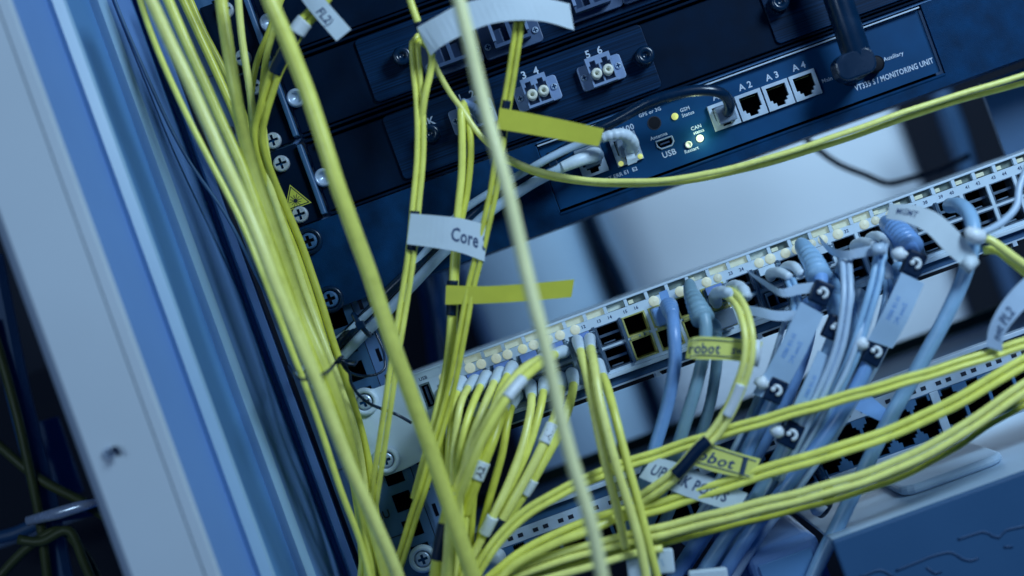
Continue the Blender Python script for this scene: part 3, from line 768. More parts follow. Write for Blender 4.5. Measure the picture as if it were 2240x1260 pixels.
def ribbon(t, name, top, bot, m, thick=0.6, n=14, texts=()):
    # strip between two edges given in photograph pixels with depth
    def res(pts):
        c = catmull(pts, 3.0); L = lens(c); out = []
        for i in range(n+1):
            d = L[-1]*i/n; k = next((j for j in range(len(L)) if L[j] >= d-1e-6), len(L)-1)
            out.append(P(*c[k]))
        return out
    A, B = res(top), res(bot); V, F = [], []
    for a, b in zip(A, B):
        o = Vector((0, thick, 0)); V += [tuple(a), tuple(b), tuple(b+o), tuple(a+o)]
    for i in range(n):
        k = 4*i
        for j in range(4): F.append((k+j, k+(j+1) % 4, k+4+(j+1) % 4, k+4+j))
    F += [(0, 3, 2, 1), (4*n, 4*n+1, 4*n+2, 4*n+3)]
    o = part(t, name, (V, F), m, smooth=False)
    LA = (A[0]-A[-1]).length; H = (A[0]-B[0]).length
    for s, x0, zc, h, tm, *xs_ in texts:     # x0: start along the strip 0..1, zc: height 0..1, h: letter height as share of strip
        TV, TF, W = text_vf(s, True); vv = []
        k = h*H/0.7
        for x, z in TV:
            f = x0+x*k*(xs_[0] if xs_ else 1)/LA; g = 1-(zc-h/2+z*k/H)
            f = max(0, min(0.999, f)); i = int(f*n); fr = f*n-i
            a = A[i].lerp(A[i+1], fr); b = B[i].lerp(B[i+1], fr); p = a.lerp(b, g)
            vv.append((p.x, p.y-0.18, p.z))
        part(o, 'lettering', (vv, TF), tm)
    return o

Y1, Y2, Y3 = M['yel1'], M['yel2'], M['yel3']
GB = 'yellow fibre cables in the thick bundle on the rail'
BUN = [
 ('outermost yellow fibre cable on the left edge of the bundle', [(290,-50,-40),(330,70,-42),(385,200,-44),(450,335,-46),(520,470,-48),(572,590,-50),(628,740,-48),(688,900,-46),(742,1060,-44),(790,1190,-40),(820,1310,-40)], 18, Y1),
 ('thick bright yellow fibre cable on the front face of the bundle', [(308,-50,-62),(372,95,-62),(440,235,-62),(508,390,-64),(560,510,-66),(612,640,-68),(668,780,-68),(728,925,-66),(792,1080,-64),(858,1230,-60),(890,1310,-58)], 31, Y3),
 ('second thick yellow fibre cable beside the bright front one', [(345,-50,-46),(408,90,-46),(468,225,-46),(530,370,-46),(588,530,-46),(643,680,-46),(702,840,-48),(760,1000,-44),(812,1140,-40),(856,1310,-38)], 25, Y1),
 ('yellow fibre cable buried third from left at the top of the bundle', [(376,-50,-32),(438,80,-32),(502,220,-32),(556,370,-30),(612,540,-30),(662,700,-30),(714,850,-34),(756,980,-32),(782,1110,-30),(800,1310,-30)], 24, Y2),
 ('slim yellow fibre cable slanting fourth from left at the top', [(395,-50,-20),(452,80,-20),(510,195,-20),(560,330,-18),(614,500,-18),(670,670,-18),(722,830,-20),(772,1000,-18),(818,1170,-20),(848,1310,-22)], 20, Y2),
 ('thick upright yellow fibre cable right of the slanting ones at top', [(480,-50,-48),(492,60,-48),(513,200,-48),(543,330,-46),(594,490,-44),(650,650,-44),(710,800,-46),(762,960,-42),(796,1130,-38),(812,1310,-36)], 30, Y1),
 ('slim upright yellow fibre cable beside the dark heat shrink', [(518,-50,-34),(528,80,-34),(545,190,-34),(566,320,-32),(614,480,-30),(672,650,-28),(732,810,-30),(780,960,-28),(802,1120,-26),(815,1310,-26)], 18, Y3),
 ('yellow fibre cable bowing in from the right above the chrome screw', [(636,-60,-26),(592,60,-26),(562,140,-26),(549,240,-24),(568,380,-20),(624,540,-18),(682,700,-18),(736,840,-20),(784,1000,-18),(818,1180,-18),(832,1310,-18)], 19, Y2),
 ('yellow fibre cable crossing behind the big diagonal one at top', [(625,-60,-38),(600,60,-36),(580,140,-32),(573,250,-30),(597,400,-26),(648,570,-22),(702,730,-22),(754,860,-22),(794,1010,-20),(826,1180,-20),(842,1310,-20)], 20, Y1),
]
for lb, pts, w_, m in BUN: cable('fibre_cable', lb, 'cable', [(a, b, (c+38)*1.9-38) for a, b, c in pts], w_*(0.92 if 'bright' in lb or 'upright' in lb else 0.78), m, GB)
t, pp_ = cable('fibre_cable', 'doubled yellow fibre cable with dark heat shrink and FL2 tag', 'cable', [(748,-70,-50),(700,12,-52),(655,62,-52),(622,118,-48),(596,172,-42),(572,250,-36),(566,310,-32),(590,390,-26),(632,490,-20),(672,600,-16),(720,745,-16),(762,870,-16),(798,1020,-14),(822,1200,-14),(835,1310,-14)], 32, Y2, GB, duplex=True)
add_ring(t, pp_, (650,66), (602,160), 32, M['shrink'], 'heat_shrink')
add_ring(t, pp_, (668,46), (650,68), 40, M['clip'], 'clip')
ribbon(t, 'label_flag', [(664,-62,-56),(700,-14,-57),(768,64,-58)], [(636,-40,-56),(672,16,-57),(736,90,-58)], M['flagw'], texts=[('FL2)', 0.52, 0.42, 0.46, M['ink'])])

t, pp_ = cable('fibre_cable', 'big foreground yellow cable running diagonally past the bundle', 'cable', [(568,-60,-88),(592,0,-88),(640,120,-86),(700,285,-84),(762,470,-82),(828,660,-80),(888,830,-78),(948,1005,-76),(1004,1165,-74),(1050,1310,-72)], 36, Y1, n=14)
t, pp_ = cable('fibre_cable', 'pale out of focus yellow cable nearest the lens, top centre to bottom', 'cable', [(992,-60,-140),(1003,0,-140),(1040,150,-140),(1084,320,-142),(1130,500,-144),(1166,650,-146),(1208,830,-146),(1250,1000,-146),(1290,1140,-146),(1330,1310,-146)], 31, M['pale'], n=14)

# thin dark cable along the post, twist wire round the bundle
cable('sensor_wire', 'thin dark wire running down the folds of the post', 'wire', [(235,-40,-20),(300,120,-18),(400,330,-14),(500,480,-10),(570,620,-4),(640,760,4)], 8, M['rail'])
t, pp_ = cable('twist_tie', 'thin black twist wire tied round the yellow bundle', 'wire', [(632,800,-20),(640,815,-66),(652,828,-78),(672,830,-82),(700,822,-80),(722,808,-66),(735,792,-44),(742,784,-40),(760,796,-40),(776,798,-40),(780,792,-38),(768,790,-36),(748,788,-34)], 7, M['bcable'], n=8)
part(t, 'loop', tube([P(*p) for p in catmull([(742,786,-38),(760,812,-34),(790,822,-28),(820,820,-24),(840,808,-20),(842,790,-18),(836,760,-14),(820,725,-12)], 6)], rad(6, -30), 8), M['bcable'], smooth=True)
part(t, 'tail', tube([P(*p) for p in catmull([(748,792,-38),(764,815,-36),(768,838,-34),(785,864,-30),(810,884,-26),(840,896,-22),(870,908,-22),(900,925,-20)], 6)], rad(7, -30), 8), M['bcable'], smooth=True)
part(t, 'knot', tube([P(738,796,-44), P(744,784,-44), P(750,780,-42)], [1.2, 1.6, 1.0], 8), M['bcable'], smooth=True)

# ---- cables hanging across the middle, with label flags
t, pp_ = cable('fibre_cable', 'yellow flat cable with the white Core label, left of centre', 'cable', [(938,96,-36),(916,84,-42),(908,96,-44),(912,150,-44),(920,240,-44),(919,340,-44),(908,450,-46),(898,560,-46),(880,690,-46),(852,860,-44),(830,1000,-40),(812,1130,-36),(790,1310,-32)], 25, Y1, duplex=True)
add_ring(t, pp_, (908,458), (900,548), 24, M['shrink'], 'heat_shrink')
ribbon(t, 'label_flag', [(898,467,-50),(960,472,-52),(1010,478,-50),(1066,492,-46)], [(890,534,-50),(950,542,-52),(1005,552,-50),(1060,572,-46)], M['flagw'], texts=[('Core S', 0.53, 0.50, 0.40, M['ink'], 0.74)])
t, pp_ = cable('fibre_cable', 'yellow cable dropping into the end of the white arched label', 'cable', [(884,-60,-52),(898,0,-52),(914,48,-52),(928,84,-50),(944,120,-48),(940,160,-46),(928,215,-46),(918,300,-40)], 16, Y1)
add_ring(t, pp_, (912,44), (920,64), 19, M['shrink'], 'heat_shrink')
ribbon(t, 'label_flag', [(912,60,-58),(955,36,-62),(1000,12,-64),(1060,-4,-64),(1120,-8,-62),(1180,-6,-58),(1246,8,-54)], [(942,122,-58),(965,102,-62),(1000,82,-64),(1060,56,-64),(1120,45,-62),(1190,47,-58),(1256,66,-54)], M['flagw'], n=24)
LONG = [(944,122,-44),(960,160,-40),(985,205,-36),(1008,236,-34),(1042,286,-34),(1078,324,-34),(1120,350,-32),(1180,374,-30),(1260,391,-30),(1350,397,-30),(1450,394,-32),(1560,377,-34),(1700,340,-36),(1850,290,-36),(2000,238,-36),(2120,200,-36),(2260,158,-36)]
cable('fibre_cable', 'long yellow fibre cable sagging under the monitoring unit to the right', 'cable', LONG, 13, Y3, 'pair of sagging fibre cables')
cable('fibre_cable', 'lower twin of the long sagging yellow cable, ending at right edge', 'cable', [(1090,344,-26),(1180,381,-26),(1260,397,-26),(1350,403,-26),(1450,401,-27),(1560,386,-28),(1700,352,-30),(1850,304,-30),(2000,252,-30),(2120,214,-30),(2260,176,-30)], 13, Y1, 'pair of sagging fibre cables')
t, pp_ = cable('fibre_cable', 'yellow flat cable with the tilted yellow flag beside adapter 3', 'cable', [(1150,-50,-50),(1140,30,-50),(1126,120,-50),(1106,230,-48),(1094,320,-46),(1082,410,-46),(1058,510,-46),(1032,620,-44),(1012,730,-44),(990,830,-42),(962,940,-42),(932,1050,-40),(894,1160,-38),(850,1310,-34)], 24, Y2, duplex=True)
add_ring(t, pp_, (1107,224), (1097,304), 22, M['shrink'], 'heat_shrink')
ribbon(t, 'label_flag', [(1093,236,-52),(1150,246,-53),(1240,264,-54),(1321,282,-54)], [(1087,282,-52),(1150,292,-53),(1230,306,-54),(1308,320,-54)], M['flagy'])
ribbon(t, 'folded_tail', [(1321,282,-53.2),(1316,303,-50),(1310,319,-48)], [(1318,286,-53.2),(1302,306,-50),(1282,316,-48)], M['flagy2'], n=6)
t, pp_ = cable('fibre_cable', 'yellow cable pair from the middle adapter carrying a level yellow flag', 'cable', [(1030,240,-18),(1014,226,-28),(1008,240,-34),(1010,300,-36),(1010,380,-36),(1002,470,-38),(992,590,-38),(986,690,-38),(976,800,-36),(958,890,-36),(936,980,-34),(905,1090,-32)], 17, Y1)
add_boot(t, [(1056,262,-14),(1044,246,-18),(1030,232,-22),(1012,224,-28)], 60, 25, 19, M['adapter'], 4)
part(t, 'second_strand', tube([P(*p) for p in catmull([(1016,232,-28),(1024,262,-32),(1030,330,-34),(1022,420,-35),(1006,500,-37),(998,590,-37),(994,690,-37),(984,800,-35),(966,890,-35),(944,980,-33),(914,1090,-31)], 11)], rad(15, -34), 12), Y2, smooth=True)
for a, b in (((990,610), (989,626)), ((987,664), (985,684))): add_ring(t, pp_, a, b, 24, M['shrink'], 'heat_shrink')
ribbon(t, 'label_flag', [(976,624,-44),(1060,626,-46),(1160,620,-46),(1256,611,-46)], [(974,666,-44),(1060,664,-46),(1160,658,-46),(1250,650,-46)], M['flagy'])

# ---- fibre cables fanning out of the switch
GF = 'yellow fibre cables fanning out of the switch'
BO = (34, 31, 22, M['boot'])
def fan(label, pts, w_=17, m=Y1, boot=BO, g=GF):
    return cable('fibre_cable', label, 'cable', pts, w_, m, g, boot=boot)
fan('yellow fibre cable in the first upper boot, right beside the USB port', [(990,842,-9),(978,862,-22),(970,900,-30),(968,980,-34),(974,1080,-34),(984,1180,-32),(990,1310,-30)], 17, Y2)
fan('yellow fibre cable in the second upper boot from the USB port', [(1010,832,-9),(1002,852,-24),(994,895,-34),(984,970,-38),(982,1060,-38),(994,1180,-36),(1004,1310,-34)])
fan('yellow fibre cable in the third upper boot from the USB port', [(1042,830,-9),(1024,850,-26),(1008,885,-38),(996,950,-44),(990,1030,-46),(1000,1140,-44),(1010,1310,-40)], 17, Y3)
fan('yellow fibre cable in the fourth upper boot from the USB port', [(1066,820,-9),(1050,846,-28),(1032,888,-42),(1014,950,-50),(1003,1030,-52),(1008,1140,-50),(1022,1310,-46)])
fan('yellow fibre cable in the fifth upper boot from the USB port', [(1096,812,-9),(1084,832,-28),(1066,872,-44),(1038,940,-54),(1016,1010,-56),(1006,1090,-56),(1000,1200,-52),(985,1310,-48)], 18, Y3)
fan('yellow fibre cable in the sixth upper boot from the USB port', [(1122,800,-9),(1110,822,-28),(1092,860,-42),(1068,930,-50),(1040,1010,-50),(1020,1110,-48),(1012,1210,-46),(1000,1310,-44)])
t, pp_ = fan('thick yellow cable arching left from the seventh boot over the fan', [(1200,780,-12),(1178,788,-34),(1140,812,-52),(1100,862,-66),(1062,936,-72),(1026,1010,-74),(996,1085,-72),(984,1150,-66),(968,1310,-60)], 23, Y3, (30, 28, 24, M['boot']))
add_ring(t, pp_, (1000,1078), (990,1108), 28, M['clip'], 'marker_sleeve')
t, pp_ = fan('yellow cable with the A2 sleeve bent left from the eighth boot', [(1236,768,-12),(1212,776,-36),(1178,798,-58),(1130,845,-72),(1090,900,-78),(1050,975,-80),(1020,1045,-78),(996,1120,-74),(980,1310,-66)], 21, Y1, (30, 30, 24, M['boot']))
add_ring(t, pp_, (1142,832), (1112,868), 27, M['clip'], 'marker_sleeve', 'A2')
t, pp_ = fan('yellow cable with an A2 sleeve halfway down the fan', [(1110,880,-24),(1098,905,-36),(1078,960,-46),(1058,1010,-50),(1046,1040,-50),(1030,1085,-50),(1016,1130,-48)], 24, Y2, (28, 27, 22, M['boot']))
add_ring(t, pp_, (1056,1004), (1042,1046), 29, M['clip'], 'marker_sleeve', 'A2')
fan('yellow cable in the lower boot left of the A2 sleeve', [(1078,872,-12),(1066,892,-26),(1050,950,-40),(1042,1020,-44),(1034,1110,-44),(1028,1200,-40),(1022,1310,-38)], 18, Y2)
fan('yellow cable in the lowest boot under the third column', [(1044,888,-12),(1034,908,-24),(1026,960,-34),(1020,1040,-38),(1018,1140,-38),(1016,1310,-34)], 17, Y2)
fan('yellow cable in the lower boot right of the A2 sleeve', [(1132,862,-12),(1120,884,-26),(1108,930,-36),(1096,1000,-40),(1072,1090,-42),(1050,1180,-40),(1030,1310,-38)], 18, Y2)
t, pp_ = fan('yellow cable under the round white boot left of centre, lower row', [(1160,838,-10),(1162,866,-26),(1158,910,-36),(1142,980,-44),(1112,1060,-50),(1082,1120,-52),(1052,1180,-50),(1010,1270,-48)], 19, Y3, (34, 29, 24, M['boot']))
add_ring(t, pp_, (1076,1132), (1058,1168), 28, M['clip'], 'marker_sleeve')
fan('yellow cable under the second round white boot, lower row', [(1192,832,-10),(1188,858,-26),(1178,905,-36),(1156,980,-42),(1128,1045,-44),(1098,1105,-44),(1070,1160,-42),(1030,1270,-40)], 18, Y1, (34, 29, 24, M['boot']))
t, pp_ = fan('yellow cable with a white numbered sleeve below the third round boot', [(1226,822,-10),(1226,850,-28),(1216,900,-40),(1198,950,-46),(1168,1015,-50),(1130,1085,-50),(1100,1135,-48),(1060,1200,-44)], 21, Y3, (34, 29, 24, M['boot']))
add_ring(t, pp_, (1206,932), (1190,972), 28, M['clip'], 'marker_sleeve', 'A1')
add_ring(t, pp_, (1102,1130), (1062,1198), 22, M['shrink'], 'heat_shrink')
t, pp_ = fan('yellow cable curving left from the fourth round boot, lower row', [(1250,814,-10),(1254,842,-26),(1246,888,-38),(1228,940,-44),(1196,1000,-46),(1160,1060,-46),(1120,1120,-44),(1095,1160,-42)], 20, Y1, (36, 31, 24, M['boot']))
add_ring(t, pp_, (1166,1050), (1148,1084), 25, M['clip'], 'marker_sleeve')
t, pp_ = cable('fibre_cable', 'stub of yellow cable with dark heat shrink end at bottom left of fan', 'cable', [(990,1060,-56),(982,1110,-58),(970,1160,-60),(956,1225,-60),(945,1310,-58)], 28, Y2)
add_ring(t, pp_, (974,1150), (958,1222), 32, M['shrink'], 'heat_shrink')
GD = 'yellow fibre cables hanging straight from the sixth column'
BD = (36, 27, 22, M['boot'])
fan('left of the three yellow cables hanging straight below the twelfth port', [(1262,742,-10),(1268,762,-32),(1280,810,-50),(1298,890,-60),(1322,1000,-64),(1346,1100,-64),(1368,1200,-62)], 20, Y3, BD, GD)
fan('middle of the three yellow cables hanging straight below the twelfth port', [(1290,738,-10),(1292,756,-34),(1300,800,-54),(1312,880,-64),(1340,990,-70),(1372,1090,-72),(1400,1190,-72),(1420,1310,-70)], 21, Y3, BD, GD)
fan('right of the three yellow cables, from the lower twelfth port', [(1308,792,-10),(1316,816,-28),(1328,850,-44),(1346,915,-56),(1372,1010,-62),(1400,1110,-64),(1426,1220,-64),(1448,1310,-62)], 20, Y1, (40, 27, 22, M['boot']), GD)

# ---- yellow pairs sweeping to the right along the bottom
GH = 'yellow cable pairs sweeping right along the bottom'
def sweep(label, pts, w_, m=Y1, dup=True): return cable('fibre_cable', label, 'cable', pts, w_, m, GH, duplex=dup)
sweep('uppermost yellow cable pair sweeping over the patch panel to the right', [(1010,1310,-60),(1050,1240,-62),(1098,1170,-62),(1160,1115,-60),(1240,1070,-56),(1330,1030,-52),(1430,996,-50),(1560,953,-54),(1700,912,-62),(1860,866,-68),(2050,812,-70),(2260,745,-70)], 26)
sweep('second yellow cable pair, crossing the black sockets at right', [(1050,1290,-52),(1130,1222,-52),(1240,1165,-50),(1340,1130,-48),(1440,1108,-50),(1560,1068,-54),(1700,1024,-58),(1850,980,-62),(1990,928,-64),(2120,864,-66),(2260,780,-66)], 32)
sweep('third yellow cable pair, just under the patch panel sockets', [(1040,1310,-58),(1130,1252,-58),(1240,1215,-56),(1360,1182,-56),(1480,1153,-58),(1620,1118,-62),(1780,1078,-66),(1930,1030,-68),(2060,968,-70),(2160,905,-70),(2260,835,-70)], 33, Y3)
sweep('lowest yellow cable pair bending up to the right edge', [(1080,1310,-50),(1180,1262,-50),(1290,1232,-48),(1400,1200,-46),(1520,1164,-46),(1660,1128,-48),(1820,1088,-52),(1960,1040,-54),(2080,978,-56),(2170,920,-56),(2260,868,-56)], 26, Y2)
sweep('slim yellow cable skirting the lower left sockets', [(1060,1310,-66),(1120,1240,-66),(1200,1195,-64),(1290,1160,-60),(1360,1128,-54),(1430,1086,-50),(1480,1040,-54)], 20, Y1, False)
sweep('slim yellow cable bowed lowest at the bottom edge', [(1060,1300,-68),(1160,1276,-68),(1270,1246,-66),(1370,1216,-62),(1450,1200,-60)], 18, Y3, False)

t = thing('spare_plug', 'clear blue network plug in the lower port behind the robot label', 'plug', (cu(10), -10, -65))
part(t, 'body', box(cu(10)-5.8, cu(10)+5.8, -15, 6, -64.5, -54), M['clear'], bevel=0.9)
part(t, 'latch', box(cu(10)-2.4, cu(10)+2.4, -18, -6, -66.2, -64.8), M['clear'], bevel=0.3)
# ---- yellow pair by the robot label
t, pp_ = cable('fibre_cable', 'yellow cable pair with bent white boots beside the robot label', 'cable', [(1588,640,-30),(1604,648,-44),(1624,678,-58),(1636,730,-66),(1634,790,-68),(1616,850,-66),(1596,900,-64),(1566,945,-62),(1530,980,-62),(1492,1022,-60),(1440,1066,-56),(1390,1100,-50)], 30, Y3, duplex=True)
add_boot(t, [(1568,664,-9),(1564,650,-18),(1572,640,-28),(1590,640,-38),(1606,650,-44)], 70, 30, 24, M['boot'], 3)
add_boot(t, [(1598,642,-9),(1600,630,-20),(1612,626,-32),(1626,634,-42),(1634,650,-48)], 70, 30, 24, M['boot'], 3)
add_ring(t, pp_, (1620,838), (1592,905), 27, M['clip'], 'marker_sleeve')
add_ring(t, pp_, (1545,965), (1478,1034), 30, M['shrink'], 'heat_shrink')
t = thing('robot_label', 'bright yellow label reading robot wrapped round two grey cables', 'label', tuple(P(1590, 790, -62)))
ribbon(t, 'flag', [(1506,742,-56),(1530,736,-60),(1600,740,-60),(1668,748,-56)], [(1500,784,-56),(1525,786,-60),(1596,788,-60),(1658,796,-56)], M['flagy2'], texts=[('robot', 0.03, 0.5, 0.46, M['ink']), ('sw', 0.60, 0.5, 0.40, M['ink'])])
part(t, 'tape_end', tube([P(1654, 744, -60), P(1652, 770, -61), P(1648, 800, -60)], [2.6, 3.2, 2.8], 10), M['clip'], smooth=True)
for dy in (8, 42):
    part(t, 'rule', tube([P(1508, 738+dy, -60.2), P(1530, 734+dy, -60.9), P(1600, 738+dy, -60.9), P(1655, 742+dy, -57.5)], 0.25, 5), M['ink'])
t = thing('robot_label', 'tilted yellow label ending bot above the white uplink label', 'label', tuple(P(1590, 1040, -58)))
ribbon(t, 'flag', [(1543,966,-58),(1600,986,-58),(1664,1004,-58)], [(1506,1014,-58),(1570,1034,-58),(1646,1048,-58)], M['flagy2'], texts=[('obot', 0.02, 0.5, 0.44, M['ink'])])
part(t, 'edge_band', tube([P(1632, 1000, -58.6), P(1622, 1038, -58.6)], 1.4, 4), M['ink'])
part(t, 'rule', tube([P(1546, 974, -58.3), P(1655, 1009, -58.3)], 0.3, 4), M['ink'])
part(t, 'rule', tube([P(1515, 1008, -58.3), P(1640, 1042, -58.3)], 0.3, 4), M['ink'])
t = thing('uplink_label', 'white paper label reading UPLINK PORTS at bottom centre', 'label', tuple(P(1520, 1110, -52)))
ribbon(t, 'flag', [(1428,1000,-50),(1480,1012,-53),(1560,1046,-54),(1636,1080,-52)], [(1398,1044,-50),(1450,1066,-53),(1530,1096,-54),(1612,1122,-52)], M['flagw'], texts=[('UPLINK PORTS', 0.06, 0.5, 0.42, M['ink'], 0.78)])

# ---- grey copper cables at the right of the switch
GG = 'blue grey copper cables falling from the switch'
def copper(label, pts, w_, m, boot=None, dup=False):
    return cable('patch_cable', label, 'cable', pts, w_, m, GG, duplex=dup, boot=boot, n=14)
t, pp_ = copper('glossy lavender cable with a flat pull tab, leftmost of the grey cables', [(1462,668,-12),(1470,690,-30),(1476,730,-40),(1478,790,-42),(1464,865,-42),(1440,950,-40),(1418,1030,-36),(1388,1130,-24),(1350,1220,-10)], 30, M['lav'], (26, 44, 32, M['lav'], 3))
ribbon(t, 'pull_tab', [(1441,640,-12),(1450,668,-16),(1462,700,-30)], [(1459,633,-12),(1468,660,-16),(1478,690,-30)], M['lav'], n=6)
part(t, 'plug', box(cu(8)-6, cu(8)+6, -16, 4, -50.5, -39.5), M['lav'], bevel=1.2)
t, pp_ = copper('sage grey cable under the tall ribbed sage boot', [(1534,672,-38),(1542,706,-44),(1540,760,-46),(1524,840,-46),(1500,925,-42),(1476,1000,-36),(1440,1090,-26),(1390,1200,-12)], 29, M['sage'])
add_boot(t, [(1508,618,-10),(1512,640,-20),(1524,668,-34),(1538,698,-42)], 100, 26, 54, M['sage'], 5)
t, pp_ = copper('sage grey cable under the small ribbed boot right of the tall one', [(1558,708,-14),(1564,730,-28),(1568,780,-34),(1560,840,-34),(1546,910,-32),(1520,985,-28),(1480,1080,-20),(1430,1190,-10)], 25, M['sage'], (34, 36, 30, M['sage'], 5))
t, pp_ = copper('blue grey cable under the ribbed boot with the leftmost black collar', [(1792,590,-38),(1796,622,-46),(1776,690,-50),(1742,770,-50),(1704,850,-50),(1660,940,-48),(1606,1050,-42),(1540,1160,-36),(1450,1300,-28)], 32, M['lav'])
add_boot(t, [(1752,532,-10),(1762,548,-22),(1778,572,-34),(1792,606,-44)], 95, 34, 58, M['grey'], 5)
CL = [('leftmost', t, (1808,612), (1784,660))]
def collar(t, a, b, w_=42, y=-54):
    A, B = P(*a, y), P(*b, y); ax = (B-A).normalized(); n_ = Vector((-ax.z, 0, ax.x)); r = rad(w_, y); yy = Vector((0, 1, 0))
    V = []
    for base in (A, B):
        for s, d in ((-1, -1), (1, -1), (1, 1), (-1, 1)): V.append(tuple(base+n_*r*s+yy*r*0.8*d))
    o = part(t, 'collar', (V, [(0, 1, 2, 3), (7, 6, 5, 4), (0, 4, 5, 1), (1, 5, 6, 2), (2, 6, 7, 3), (3, 7, 4, 0)]), M['shrink'], bevel=1.0)
    c = (A+B)/2-yy*(r*0.8+0.6); pts = []
    for k in range(9):
        ang = math.radians(-70+k*27); pts.append(c+n_*(r*0.46*math.cos(ang))-ax*(r*0.46*math.sin(ang)))
    part(o, 'clip', tube(pts, [0.8]+[1.15]*7+[0.9], 10), M['clip'], smooth=True)
    part(o, 'stud', lathe([(1.3, -0.6), (1.2, -1.6), (0.2, -2.0)], 12), M['clip'], smooth=True)
    s = o.children[-1]; s.data = tomesh('stud', [(v[0]+c.x-n_.x*r*0.35, v[1]+c.y+0.6, v[2]+c.z-n_.z*r*0.35) for v in lathe([(1.4, 0), (1.3, -1.4), (0.2, -1.9)], 12)[0]], lathe([(1.4, 0), (1.3, -1.4), (0.2, -1.9)], 12)[1], M['clip'], ORG[root_of(o).name])
    return o
NOTE = [('H-18 M05', 0.30, 0.70, 0.17, M['lav']), ('Zone PC', 0.34, 0.36, 0.17, M['lav'])]
collar(t, (1806,618), (1786,664)); collar(t, (1706,828), (1684,878))
ribbon(t, 'marker_flag', [(1752,660,-57),(1706,756,-59),(1646,862,-57)], [(1802,688,-57),(1756,786,-59),(1704,880,-57)], M['flagg'], texts=NOTE)
t, pp_ = copper('blue grey cable with two black collars and a long pale flag, middle', [(1824,650,-34),(1834,690,-44),(1822,740,-50),(1790,820,-50),(1752,900,-48),(1712,985,-44),(1650,1090,-38),(1580,1190,-32),(1500,1310,-26)], 32, M['grey'])
add_boot(t, [(1812,610,-12),(1818,630,-24),(1826,660,-34),(1834,694,-42)], 90, 44, 40, M['grey'], 5)
collar(t, (1836,694), (1814,742)); collar(t, (1742,924), (1716,976))
ribbon(t, 'marker_flag', [(1790,766,-57),(1752,852,-59),(1716,930,-57)], [(1836,790,-57),(1804,868,-59),(1770,936,-57)], M['flagg'], texts=NOTE)
t, pp_ = copper('blue grey cable under the big ribbed boot by the curled white label', [(1982,528,-40),(1998,562,-48),(1984,620,-52),(1950,700,-54),(1914,770,-54),(1866,860,-52),(1800,960,-48),(1716,1070,-42),(1630,1180,-36),(1560,1300,-30)], 33, M['lav'])
add_boot(t, [(1938,486,-10),(1950,496,-22),(1970,512,-34),(1992,544,-44)], 95, 40, 62, M['lav'], 6)
collar(t, (2008,552), (1988,602)); collar(t, (1926,742), (1898,796))
ribbon(t, 'marker_flag', [(1972,596,-59),(1934,676,-61),(1898,744,-59)], [(2022,620,-59),(1988,696,-61),(1952,762,-59)], M['flagg'], texts=NOTE)
for lb, pts, w_, m, bt in (
    ('pale grey cable under the small boot right of the third black collar', [(1850,650,-12),(1858,676,-24),(1856,730,-36),(1836,800,-40),(1800,880,-40),(1752,970,-36),(1690,1070,-30),(1610,1190,-24),(1540,1300,-20)], 30, M['grey'], (34, 38, 32, M['grey'], 4)),
    ('lavender cable emerging between the two left collars', [(1770,660,-12),(1776,690,-22),(1764,760,-30),(1730,850,-34),(1690,930,-34),(1640,1020,-30),(1570,1130,-24),(1490,1250,-18)], 30, M['lav'], (30, 38, 32, M['lav'], 4)),
    ('pale grey cable hugging the longest collar cable on its right', [(1965,585,-12),(1968,620,-26),(1950,700,-38),(1918,780,-42),(1880,850,-42),(1826,940,-40),(1750,1050,-36),(1660,1170,-30),(1580,1300,-26)], 30, M['wire'], (34, 38, 32, M['grey'], 4)),
    ('slim pale cable slanting behind the leftmost long flag', [(1740,668,-10),(1738,700,-20),(1716,780,-26),(1680,860,-28),(1636,950,-26),(1580,1060,-22),(1500,1190,-16)], 22, M['wire'], (24, 28, 24, M['boot'], 4)),
    ('slim pale cable between the middle collar and the hanging pair', [(1880,640,-10),(1884,668,-22),(1876,740,-30),(1850,820,-32),(1812,900,-32),(1760,990,-30),(1700,1080,-26),(1610,1210,-20)], 22, M['wire'], (24, 28, 24, M['boot'], 4))):
    copper(lb, pts, w_, m, bt)
for lb, pts, w_ in (
    ('thin bright lead crossing between the two upper collars', [(1862,604,-14),(1864,640,-40),(1852,700,-56),(1828,770,-60),(1796,850,-58),(1756,930,-52),(1700,1030,-44),(1630,1140,-34)], 13),
    ('thin bright lead beside the long flag on the right', [(1902,612,-14),(1900,650,-44),(1884,720,-58),(1856,800,-60),(1820,870,-58),(1776,950,-50),(1716,1050,-42),(1650,1150,-34)], 13),
    ('thin bright lead dropping left of the leftmost collar', [(1722,684,-12),(1712,720,-34),(1690,790,-46),(1660,860,-46),(1624,940,-42),(1580,1030,-34),(1520,1140,-26)], 12)):
    cable('patch_cable', lb, 'cable', pts, w_, M['wire'], 'thin bright leads among the grey cables')
def fibre_pair(label, pts, w_, boots, m=M['grey']):
    t, pp_ = cable('patch_cable', label, 'cable', pts, w_, m, 'thin grey fibre pairs from the pale transceivers', duplex=True)
    for b in boots: add_boot(t, b, 80, 27, 20, M['boot'], 0)
    return t, pp_
t, pp_ = fibre_pair('thin grey cable pair from the leftmost bent white boots', [(1728,612,-38),(1742,650,-44),(1742,690,-44),(1722,760,-42),(1690,840,-38),(1650,920,-34),(1600,1010,-28),(1540,1110,-20)], 24,
    [[(1686,606,-9),(1688,598,-20),(1706,596,-32),(1726,606,-40)], [(1712,596,-9),(1722,584,-20),(1738,584,-32),(1752,600,-40)]])
t, pp_ = fibre_pair('thin grey cable pair hanging straight in the middle of the grey cables', [(1848,560,-40),(1852,590,-50),(1854,650,-58),(1842,730,-62),(1820,800,-62),(1790,870,-60),(1750,950,-54),(1700,1050,-44)], 27,
    [[(1838,604,-12),(1840,584,-24),(1846,570,-36),(1850,578,-46)]], M['wire'])
